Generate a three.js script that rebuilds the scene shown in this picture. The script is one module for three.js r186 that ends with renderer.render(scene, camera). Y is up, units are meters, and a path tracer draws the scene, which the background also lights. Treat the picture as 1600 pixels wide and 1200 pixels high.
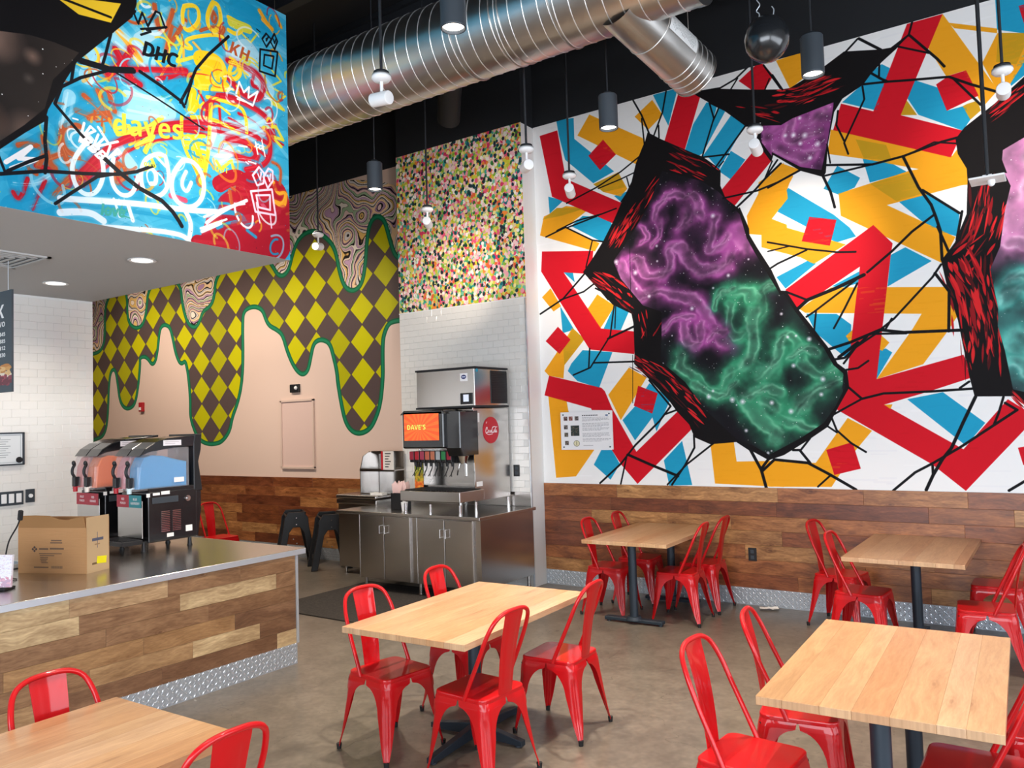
import * as THREE from 'three';
import { RoundedBoxGeometry } from 'three/addons/geometries/RoundedBoxGeometry.js';
import { mergeGeometries } from 'three/addons/utils/BufferGeometryUtils.js';
import { RectAreaLightUniformsLib } from 'three/addons/lights/RectAreaLightUniformsLib.js';

RectAreaLightUniformsLib.init();
const scene = new THREE.Scene();
const renderer = new THREE.WebGLRenderer({ antialias: true });
renderer.toneMapping = THREE.LinearToneMapping;
renderer.toneMappingExposure = 1.45;
renderer.shadowMap.enabled = true;

// camera: eye height 1.85 m, turned towards the corner of counter and mural wall
const camera = new THREE.PerspectiveCamera(51.476, 4 / 3, 0.05, 100);
camera.position.set(0, 1.85, 0);
camera.rotation.order = 'YXZ';
camera.rotation.set(0.0465293, 0.6041828, -0.0308651);

// daylight: overcast sky, entering through the shop windows behind and to the right of the camera
scene.background = new THREE.Color(0.9, 1.0, 1.12);
function windowLight(x, y, z, w, h, turn, power, color = 0xeef5ff) {
  const l = new THREE.RectAreaLight(color, power, w, h);
  l.name = 'daylight'; l.position.set(x, y, z); l.rotation.y = turn; scene.add(l);
}
windowLight(-0.2, 1.75, 4.42, 8.0, 2.7, 0, 5.6);                 // shop front behind the camera (light shines along -z)
windowLight(4.42, 1.75, -1.4, 9.0, 2.7, Math.PI / 2, 3.4);       // glazed side front (light shines along -x)

// ---------- helpers ----------
let seed = 7;
function R() { seed = (seed + 0x6d2b79f5) | 0; let t = Math.imul(seed ^ (seed >>> 15), 1 | seed); t = (t + Math.imul(t ^ (t >>> 7), 61 | t)) ^ t; return ((t ^ (t >>> 14)) >>> 0) / 4294967296; }
const rr = (a, b) => a + (b - a) * R();
const V = (x, y, z) => new THREE.Vector3(x, y, z);
const std = (color, roughness = 0.5, metalness = 0, more = {}) => new THREE.MeshStandardMaterial({ color, roughness, metalness, ...more });
const phys = (color, o) => new THREE.MeshPhysicalMaterial({ color, ...o });
const taken = {};
function numbered(n) { const k = taken[n] = (taken[n] ?? -1) + 1; return k ? n + '_' + String(k).padStart(3, '0') : n; }
function mesh(name, g, m, parent) {
  const o = new THREE.Mesh(Array.isArray(g) ? mergeGeometries(g.map(plain)) : g, m);
  o.name = name; o.castShadow = o.receiveShadow = true; parent.add(o); return o;
}
function plain(g) { const k = g.index ? g.toNonIndexed() : g; for (const a of Object.keys(k.attributes)) if (!['position', 'normal', 'uv'].includes(a)) k.deleteAttribute(a); return k; }
function thing(name, label, category, pos = [0, 0, 0], turn = 0, group) {
  const o = new THREE.Group(); o.name = numbered(name); o.position.set(...pos); o.rotation.y = turn;
  o.userData = { label, category }; if (group) o.userData.group = group; scene.add(o); return o;
}
function struct(name, label) { const o = new THREE.Group(); o.name = name; o.userData = { kind: 'structure', label, category: name.split('_')[0] }; scene.add(o); return o; }
function place(o, x, y, z) { o.position.set(x, y, z); return o; }
function bx(w, h, d, x = 0, y = 0, z = 0) { return new THREE.BoxGeometry(w, h, d).translate(x, y, z); }
function rbx(w, h, d, r, x = 0, y = 0, z = 0, s = 2) { return new RoundedBoxGeometry(w, h, d, s, r).translate(x, y, z); }
function cyl(r0, r1, h, x = 0, y = 0, z = 0, n = 24) { return new THREE.CylinderGeometry(r0, r1, h, n).translate(x, y, z); }
function cylX(r, h, x, y, z, n = 20) { return new THREE.CylinderGeometry(r, r, h, n).rotateZ(Math.PI / 2).translate(x, y, z); }
function cylZ(r, h, x, y, z, n = 20) { return new THREE.CylinderGeometry(r, r, h, n).rotateX(Math.PI / 2).translate(x, y, z); }
function tube(pts, r, seg = 24, n = 8, closed = false) { return new THREE.TubeGeometry(new THREE.CatmullRomCurve3(pts.map((p) => V(...p)), closed, 'centripetal'), seg, r, n, closed); }
function rod(a, b, r, n = 10) { const p = V(...a), q = V(...b), d = q.clone().sub(p), g = new THREE.CylinderGeometry(r, r, d.length(), n); g.applyQuaternion(new THREE.Quaternion().setFromUnitVectors(V(0, 1, 0), d.normalize())); return g.translate((p.x + q.x) / 2, (p.y + q.y) / 2, (p.z + q.z) / 2); }
function lathe(pts, n = 32) { return new THREE.LatheGeometry(pts.map((p) => new THREE.Vector2(...p)), n); }
function prism(pts, depth, bevel = 0) {        // outline in xy, extruded along z, centred
  const s = new THREE.Shape(pts.map((p) => new THREE.Vector2(...p)));
  const g = new THREE.ExtrudeGeometry(s, { depth: depth - 2 * bevel, bevelEnabled: bevel > 0, bevelSize: bevel, bevelThickness: bevel, bevelSegments: 1, curveSegments: 8, steps: 1 });
  return g.translate(0, 0, -depth / 2 + bevel);
}
// box with small chamfers, uv in metres along its longest face direction (du, dv: offset into the texture)
function plank(w, h, d, c, du = 0, dv = 0, along = 'x') {
  const s = new THREE.Shape(); const a = w / 2 - c, b = h / 2 - c;
  s.moveTo(-a, -b); s.lineTo(a, -b); s.lineTo(a, b); s.lineTo(-a, b);
  const g = new THREE.ExtrudeGeometry(s, { depth: d - 2 * c, bevelEnabled: true, bevelSize: c, bevelThickness: c, bevelSegments: 1, steps: 1 });
  g.translate(0, 0, -d / 2 + c);
  const p = g.attributes.position, uv = g.attributes.uv, n = g.attributes.normal;
  for (let i = 0; i < p.count; i++) {
    const x = p.getX(i), y = p.getY(i), z = p.getZ(i), nx = Math.abs(n.getX(i)), ny = Math.abs(n.getY(i)), nz = Math.abs(n.getZ(i));
    let u, v;
    if (along === 'x') { u = x + (nx > 0.8 ? z : 0); v = ny > 0.8 ? z : y; } else { u = z; v = ny > nx ? x : y; if (nz > 0.8) { u = x * 0.2; v = x; } }
    uv.setXY(i, u + du, v + dv);
  }
  return g;
}
function canvasTex(w, h, draw, srgb = true) {
  const c = document.createElement('canvas'); c.width = w; c.height = h; draw(c.getContext('2d'), w, h);
  const t = new THREE.CanvasTexture(c); if (srgb) t.colorSpace = THREE.SRGBColorSpace; t.magFilter = THREE.LinearFilter; return t;
}
function dataTex(w, h, f, srgb = true) {           // f(x, y) -> [r, g, b] 0..255
  const d = new Uint8Array(w * h * 4);
  for (let y = 0; y < h; y++) for (let x = 0; x < w; x++) { const c = f(x, y), i = (y * w + x) * 4; d[i] = c[0]; d[i + 1] = c[1]; d[i + 2] = c[2]; d[i + 3] = 255; }
  const t = new THREE.DataTexture(d, w, h); if (srgb) t.colorSpace = THREE.SRGBColorSpace; t.magFilter = THREE.LinearFilter; t.wrapS = t.wrapT = THREE.RepeatWrapping; t.needsUpdate = true; return t;
}
// tiling value noise
function noiseField(n, s) { let k = s | 0; const g = new Float32Array(n * n); for (let i = 0; i < n * n; i++) { k = (Math.imul(k ^ (k >>> 15), 2246822519) + 374761393 + i) | 0; g[i] = ((k ^ (k >>> 13)) >>> 0) / 4294967296; }
  return (x, y) => { x = ((x % n) + n) % n; y = ((y % n) + n) % n; const i = x | 0, j = y | 0, u = x - i, v = y - j, a = u * u * (3 - 2 * u), b = v * v * (3 - 2 * v), I = (i + 1) % n, J = (j + 1) % n;
    return (g[j * n + i] * (1 - a) + g[j * n + I] * a) * (1 - b) + (g[J * n + i] * (1 - a) + g[J * n + I] * a) * b; }; }
const N64 = noiseField(64, 11), N128 = noiseField(128, 23);
const fbm = (x, y, o = 4) => { let s = 0, a = 0.5; for (let i = 0; i < o; i++) { s += a * N128(x, y); x = x * 2; y = y * 2; a *= 0.5; } return s / (1 - Math.pow(0.5, o)); };
const clamp = (x, a = 0, b = 1) => Math.min(b, Math.max(a, x));
const ART = {
blue: [[[32,414],[55,411],[55,387],[103,340],[77,332],[42,366],[35,395]],[[152,412],[180,412],[168,375]],[[210,389],[222,386],[214,362],[200,336],[185,345],[195,370]],[[222,382],[229,375],[204,338],[199,336],[214,362]],[[235,370],[249,357],[220,318],[210,332],[203,334]],[[233,334],[247,322],[232,305],[220,316]],[[102,313],[118,315],[110,305]],[[18,328],[38,320],[19,308]],[[62,298],[96,290],[99,277],[87,264],[47,289]],[[463,416],[488,407],[486,375],[463,386]],[[374,382],[381,376],[376,365],[368,341],[339,356],[357,368],[364,377]],[[400,360],[417,349],[423,327],[437,328],[440,315],[434,307],[401,329],[393,346]],[[476,353],[486,370],[484,345],[469,335]],[[332,298],[351,283],[346,275],[332,271],[319,279]],[[354,300],[375,293],[390,280],[359,277]],[[287,286],[327,253],[340,239],[345,230],[328,227],[276,265],[274,272]],[[382,255],[405,259],[428,238],[426,217],[411,224],[399,235]],[[373,209],[385,214],[405,199],[369,181]],[[272,202],[302,214],[309,210],[280,190]],[[298,164],[325,161],[337,150],[336,124],[330,121],[306,145]],[[360,125],[365,126],[370,122],[356,99]],[[322,187],[347,198],[345,187],[332,185]],[[56,148],[93,143],[75,105],[48,114],[36,126],[41,134]],[[29,200],[46,172],[31,169]],[[83,169],[97,193],[115,186],[104,166]],[[135,107],[158,89],[150,74],[141,56],[137,71],[116,47],[102,69],[117,83]],[[75,37],[88,37],[97,22],[85,5],[65,21]],[[148,26],[169,46],[178,1],[153,0]],[[380,80],[408,85],[438,58],[423,39]],[[35,238],[47,236],[49,225]],[[467,11],[474,19],[475,1],[467,1]]],
yel: [[[75,410],[138,369],[140,364],[130,342],[59,390]],[[151,407],[162,388],[145,376],[130,394]],[[77,331],[108,338],[118,318],[110,311],[89,320]],[[11,306],[41,313],[72,305],[40,289],[82,264],[76,256],[19,279],[5,285]],[[262,292],[284,311],[286,276],[270,259],[284,251],[284,239],[247,248],[246,266]],[[281,412],[305,413],[306,388],[293,381]],[[424,412],[451,356],[461,335],[450,324],[446,334],[437,358],[424,357],[411,387]],[[451,361],[463,383],[486,376],[485,360],[470,338],[461,333]],[[428,403],[463,387],[463,383],[432,397]],[[328,333],[425,287],[429,292],[436,273],[436,260],[418,262],[399,281],[354,300],[324,311]],[[391,281],[412,281],[436,270],[436,261],[372,254],[333,251],[332,272]],[[332,272],[372,254],[424,217],[413,196],[333,251]],[[268,298],[280,312],[299,301],[291,297],[286,285],[267,280]],[[268,301],[279,302],[289,306],[292,296],[276,272],[269,257],[257,259],[259,297]],[[260,259],[323,230],[336,224],[307,210],[295,218],[259,233]],[[321,186],[416,175],[422,148],[395,154],[297,165],[292,169]],[[395,154],[422,149],[412,134],[394,110],[356,99],[387,141]],[[360,140],[368,131],[362,124],[359,126]],[[332,140],[338,145],[336,132]],[[330,65],[350,53],[335,35],[313,2],[255,1],[256,25],[300,24]],[[361,76],[368,76],[366,72]],[[44,174],[59,160],[32,133],[30,118],[11,122],[5,128],[20,145]],[[9,100],[33,93],[35,81],[66,37],[42,8],[16,6]],[[112,125],[132,113],[100,69],[86,97]],[[199,43],[223,45],[225,25],[271,26],[270,1],[202,3]],[[17,222],[30,200],[20,195],[5,213]],[[77,208],[98,193],[79,170],[64,193]],[[469,80],[488,72],[484,52],[470,63]]],
olive: [[[77,331],[108,338],[116,320],[89,320]],[[29,313],[66,306],[35,303],[9,303]],[[349,319],[374,308],[378,293],[355,300]],[[464,383],[486,376],[475,353],[461,359]],[[392,345],[400,329],[387,332]],[[435,328],[438,329],[446,330],[448,321],[440,315]],[[359,276],[391,279],[400,259],[380,256]],[[44,174],[59,160],[32,133],[31,151]]],
red: [[[9,401],[33,402],[42,344],[112,303],[100,283],[23,327]],[[91,378],[106,358],[86,345],[72,364]],[[181,408],[205,400],[185,346],[163,360]],[[263,414],[269,412],[278,398],[269,386],[257,389],[244,402]],[[260,333],[273,316],[232,276],[225,287],[221,296]],[[396,412],[424,412],[387,332],[434,307],[424,286],[330,332],[338,355],[365,341]],[[416,352],[426,357],[439,358],[447,334],[423,327]],[[479,401],[487,401],[486,385],[482,385]],[[305,255],[329,248],[322,225],[297,233]],[[280,189],[360,238],[375,219],[373,209],[358,112],[356,99],[425,116],[429,96],[397,86],[361,76],[421,36],[455,77],[470,65],[469,56],[421,1],[397,23],[321,73],[332,92],[332,107],[333,113],[342,171],[347,202],[290,169]],[[310,36],[333,43],[339,19],[316,13]],[[460,37],[469,39],[470,25],[463,23]],[[11,122],[78,105],[82,101],[90,82],[117,35],[165,76],[180,61],[179,57],[117,1],[98,22],[88,37],[90,80],[65,81],[64,83],[4,100]],[[122,105],[144,96],[137,75],[116,84]],[[7,266],[74,257],[72,242],[62,233],[35,238],[80,170],[121,163],[119,139],[65,148],[5,243]],[[25,177],[41,161],[26,146],[8,162]],[[479,109],[493,114],[493,95],[480,92]],[[494,361],[508,362],[506,305],[494,315]]],
rock: [[[144,373],[159,362],[193,340],[203,334],[216,322],[221,316],[220,301],[225,287],[240,272],[247,253],[247,247],[254,233],[267,209],[275,188],[280,187],[290,169],[306,145],[317,128],[323,115],[331,108],[332,93],[322,76],[312,58],[294,46],[271,32],[256,27],[257,27],[241,36],[227,45],[199,43],[183,50],[178,63],[165,77],[158,87],[139,108],[119,129],[120,139],[120,172],[118,183],[96,195],[73,221],[61,235],[74,249],[87,265],[101,286],[110,302],[124,324],[130,343],[140,362]],[[196,402],[223,399],[257,389],[284,382],[293,381],[323,392],[343,402],[360,398],[373,395],[382,394],[395,401],[386,393],[373,384],[364,376],[357,368],[339,360],[331,349],[324,320],[321,294],[319,291],[299,301],[274,322],[272,316],[259,338],[265,356],[250,355],[229,376],[213,388]],[[487,346],[459,324],[436,309],[429,301],[430,288],[436,274],[436,262],[434,235],[424,212],[413,198],[417,171],[423,146],[427,114],[429,98],[432,81],[460,80],[476,63],[518,61],[533,349]]],
gal: [[[159,329],[201,310],[219,295],[239,269],[245,244],[252,229],[275,184],[278,185],[288,167],[303,144],[312,131],[320,114],[328,106],[329,93],[320,76],[309,61],[287,47],[256,31],[260,30],[241,41],[227,46],[195,77],[175,106],[149,129],[151,156],[152,181],[131,190],[106,222],[98,242],[116,261],[141,294]],[[264,352],[283,348],[294,352],[332,358],[325,325],[318,297],[299,304],[273,324],[273,320],[263,337]],[[488,294],[477,291],[462,284],[461,276],[464,264],[462,265],[466,253],[461,234],[456,204],[448,186],[452,152],[451,138],[455,117],[459,85],[477,79],[508,82],[519,302]]],
sw: [["m",12,[[115,237],[130,246],[134,222],[155,217],[166,229],[163,245],[177,246],[185,227],[202,215],[225,220],[231,238]]],["m",13,[[107,239],[114,218],[132,196],[143,202],[166,199],[192,186],[199,168],[210,152],[220,142]]],["m",15,[[191,284],[183,267],[180,266]]],["m",18,[[236,252],[245,239]]],["m",12,[[214,270],[208,248],[206,239],[218,238],[228,250]]],["m",8,[[152,289],[154,260],[145,253]]],["m",7,[[135,273],[138,259],[131,258]]],["m",10,[[177,170],[177,145],[191,141],[193,165]]],["m",10,[[150,279],[156,299],[169,305],[183,294],[191,304],[198,284],[202,274]]],["m",8,[[154,162],[171,177],[184,172]]],["g",10,[[228,182],[220,162],[231,145],[248,154],[259,171],[252,188],[270,193]]],["g",13,[[227,194],[245,195],[249,182]]],["g",13,[[172,134],[166,121],[182,117],[191,100],[213,91],[223,113],[240,121],[253,108],[269,112],[271,133]]],["g",8,[[208,180],[212,192],[229,197]]],["g",15,[[247,169],[248,135],[238,120]]],["g",12,[[250,108],[268,115],[272,141],[283,147],[291,130],[296,113],[306,106],[320,110]]],["g",15,[[279,65],[293,84],[308,94],[322,98]]],["g",12,[[243,82],[258,78],[273,61],[296,56]]],["g",18,[[235,92],[249,69],[263,50]]],["g",10,[[283,123],[295,134],[305,127]]],["g",10,[[183,105],[195,95],[214,88],[229,103]]],["g",15,[[267,78],[254,86]]],["m",20,[[270,339],[282,339],[280,346],[297,326],[306,343],[320,349]]],["m",15,[[279,330],[299,311],[315,313]]],["m",13,[[293,349],[286,341],[295,330],[315,335]]],["p",28,[[472,287],[468,274],[470,247],[471,243],[469,219]]],["p",25,[[488,283],[481,245]]],["p",13,[[462,208],[473,204]]],["t",17,[[457,161],[467,171],[475,167]]],["t",15,[[456,119],[464,129],[479,119]]],["t",10,[[460,173],[467,178],[477,175]]],["t",20,[[464,126],[473,116],[486,121]]],["t",17,[[462,106],[478,96]]],["g",12,[[240,91],[253,100],[270,93]]],["m",10,[[217,153],[207,157],[202,148]]]],
crack: [[1.4,[[129,412],[138,394],[146,372]]],[1.4,[[167,412],[162,391],[151,368]]],[1.3,[[138,390],[140,362]]],[1.3,[[157,378],[157,365]]],[1.3,[[134,350],[111,338],[82,327],[42,316]]],[1.1,[[128,334],[111,330],[83,325]]],[1.1,[[118,330],[121,317],[110,305]]],[1.3,[[213,388],[217,371],[203,334]]],[1.3,[[223,381],[216,368]]],[1.4,[[249,356],[216,320]]],[1.3,[[231,331],[202,334]]],[1.1,[[225,325],[220,321]]],[1.4,[[253,413],[241,405],[225,400],[205,402]]],[1.1,[[243,405],[235,395]]],[1.3,[[269,411],[284,384]]],[1.1,[[274,396],[269,386]]],[1.4,[[280,294],[257,289],[223,288]]],[1.6,[[281,311],[265,299],[255,290],[232,273]]],[1.1,[[273,315],[265,299]]],[1.1,[[239,275],[246,255]]],[1.3,[[104,299],[86,296],[55,294],[28,287]]],[1.4,[[355,411],[343,401]]],[1.8,[[356,411],[374,395]]],[1.4,[[400,412],[397,402],[390,397]]],[1.6,[[397,402],[412,382],[418,374],[423,366]]],[1.3,[[386,395],[412,381]]],[1.3,[[372,383],[371,370],[377,366]]],[1.6,[[364,377],[377,365]]],[1.6,[[357,368],[377,365],[398,361],[426,356],[442,345],[460,334]]],[1.4,[[429,354],[448,326]]],[1.3,[[357,366],[358,354],[339,318],[342,307]]],[1.3,[[335,349],[333,336],[339,320]]],[1.1,[[324,320],[326,302]]],[1.6,[[321,301],[362,293],[387,295],[417,301],[430,302]]],[1.4,[[321,291],[360,293]]],[1.8,[[387,295],[398,265],[407,248],[410,237],[413,224],[413,199]]],[1.1,[[389,295],[412,302],[429,297]]],[1.8,[[319,291],[325,275],[328,260]]],[1.4,[[278,315],[268,303]]],[1.6,[[299,301],[268,290]]],[1.3,[[277,399],[286,382]]],[1.6,[[409,239],[391,227],[374,212],[353,196]]],[1.6,[[401,262],[428,237]]],[1.6,[[430,238],[425,215]]],[1.3,[[434,232],[426,217]]],[1.6,[[411,228],[418,206]]],[1.3,[[265,237],[301,225],[328,218],[344,216]]],[1.1,[[265,228],[285,230]]],[1.4,[[301,224],[274,215],[264,210]]],[1.4,[[412,195],[405,185],[373,152],[361,143]]],[1.8,[[407,188],[417,171],[415,137]]],[1.6,[[280,187],[299,177]]],[2.5,[[290,169],[300,177],[326,185],[350,194]]],[1.4,[[347,193],[305,165],[298,161]]],[1.4,[[344,187],[332,165],[322,148]]],[1.3,[[307,166],[304,145]]],[2.0,[[317,129],[336,134],[361,143],[380,139],[425,137]]],[1.4,[[354,140],[382,138]]],[1.4,[[371,152],[366,144]]],[1.6,[[319,119],[330,120],[350,138]]],[1.4,[[329,115],[340,129],[364,144]]],[2.2,[[325,121],[342,133]]],[1.4,[[331,109],[341,110],[350,116]]],[1.6,[[332,93],[343,82],[361,86],[398,86],[432,87]]],[1.4,[[315,67],[343,82]]],[1.4,[[316,66],[320,54],[332,42],[344,34]]],[1.3,[[312,58],[320,52]]],[1.8,[[280,36],[286,36],[295,24]]],[1.4,[[296,47],[287,36]]],[2.0,[[262,27],[293,24],[311,14],[334,0]]],[1.3,[[313,13],[301,2]]],[1.4,[[421,88],[428,93]]],[2.0,[[432,80],[422,59],[412,37],[405,28],[397,14],[391,1]]],[1.6,[[461,68],[440,53],[419,38],[397,24],[383,16],[365,0]]],[1.6,[[397,22],[397,14]]],[1.4,[[452,79],[448,66],[444,56]]],[1.6,[[453,74],[461,68]]],[1.6,[[465,11],[452,2]]],[1.3,[[87,265],[73,269],[41,288],[82,295]]],[1.4,[[40,289],[13,282]]],[1.3,[[73,268],[64,240]]],[1.6,[[62,233],[33,208],[2,194]]],[1.4,[[73,220],[60,213],[29,207]]],[1.4,[[75,215],[82,211],[90,201]]],[1.4,[[97,193],[91,161],[65,128],[43,121]]],[1.1,[[99,193],[97,169]]],[1.8,[[121,169],[88,158]]],[1.4,[[118,131],[69,133]]],[1.4,[[65,149],[63,128]]],[0.5,[[119,293],[117,183]]],[0.5,[[117,138],[115,87]]],[1.6,[[135,110],[158,82],[145,67],[116,42],[98,22],[72,1]]],[1.4,[[106,32],[97,0]]],[2.2,[[107,32],[134,21],[163,10]]],[1.4,[[165,78],[152,74]]],[1.6,[[182,52],[182,39],[171,21],[156,1]]],[1.4,[[202,43],[173,22],[151,1]]],[2.3,[[227,45],[239,37],[249,17],[253,0]]],[2.0,[[256,27],[249,18]]],[2.0,[[262,27],[250,16]]]],
streak: [[10,8,[[167,351],[201,328],[214,317]]],[10,8,[[167,334],[201,312]]],[18,14,[[153,318],[132,294],[116,276]]],[18,12,[[117,283],[96,257]]],[18,14,[[75,230],[98,214],[124,189]]],[12,5,[[131,181],[134,155],[147,173]]],[22,20,[[122,131],[157,105],[193,69]]],[10,5,[[237,379],[283,356]]],[18,22,[[272,376],[302,372],[334,377]]],[12,8,[[479,331],[456,315]]],[17,5,[[445,261],[443,252],[442,242]]],[28,16,[[455,250],[443,214],[424,195]]],[32,20,[[420,196],[431,167],[435,134]]],[18,12,[[442,193],[444,165],[447,133]]],[22,7,[[433,131],[434,104]]],[13,5,[[447,133],[447,105]]],[7,3,[[460,79],[466,72]]]],
drip: [[-10,58],[12,62],[39,67],[53,92],[58,161],[65,185],[80,188],[88,160],[94,130],[108,116],[127,114],[145,123],[156,162],[161,194],[159,201],[172,204],[185,199],[197,187],[208,192],[215,213],[220,241],[226,251],[237,253],[251,248],[259,230],[266,205],[276,187],[285,183],[294,188],[300,172],[305,144],[307,120],[306,93],[321,66],[334,55],[353,50],[373,50],[391,54],[410,70],[416,91],[431,114],[441,142],[445,176],[445,240],[449,253],[461,258],[478,258],[494,251],[501,235],[509,225],[526,218],[539,209],[548,184],[563,159],[579,147],[592,152],[598,170],[604,189],[613,195],[626,195],[639,188],[646,168],[652,147],[653,131],[662,90],[669,73],[681,63],[695,61],[709,65],[720,74],[733,98],[739,135],[739,156],[740,184],[745,197],[752,206],[762,208],[775,208]],
dripTop: [[-8,220],[21,220],[39,230],[47,253],[45,295],[58,320],[87,336],[111,333],[121,313],[121,276],[133,260],[152,254],[169,258],[181,277],[187,320],[225,333],[261,329],[284,312],[287,284],[298,255],[310,243],[324,240],[335,248],[344,265],[364,270],[375,284],[379,317],[429,340],[480,339],[509,325],[521,311],[530,299],[544,296],[556,305],[565,330],[580,349],[607,355],[632,342],[653,322],[660,289],[669,266],[680,258],[692,257],[704,265],[711,288],[715,322],[720,342],[728,351],[738,352],[749,344],[756,321],[763,300],[770,291],[781,287]],
gtext: [["DHC","k",13,125,124,-0.02],["daves","l",19,146,62,0.2],["XXX","w",5,33,84,-0.12],["KH","o",14,56,151,-0.1],["BBB","w",9,167,52,-0.62],["out","l",5,124,46,0.2],["OUT","l",6,69,56,0.1],["love","t",9,154,7,0.08],["XX","o",9,162,70,-0.5]],
gfill: [["rock",[[219,130],[128,168],[128,157],[131,147],[146,129],[162,110],[168,103],[178,83],[186,66],[188,58],[199,48],[213,34],[219,29]]],["gal",[[219,103],[213,105],[197,109],[182,110],[167,109],[172,101],[183,86],[188,66],[200,52],[213,39],[219,35]]],["Rf",[[76,20],[59,47],[42,64],[22,63],[-1,61],[-4,-6],[48,-4],[83,-1]]],["Rf",[[171,28],[163,39],[152,45],[157,32],[165,23]]],["yt",[[183,140],[139,153],[146,137],[167,134]]]],
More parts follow.
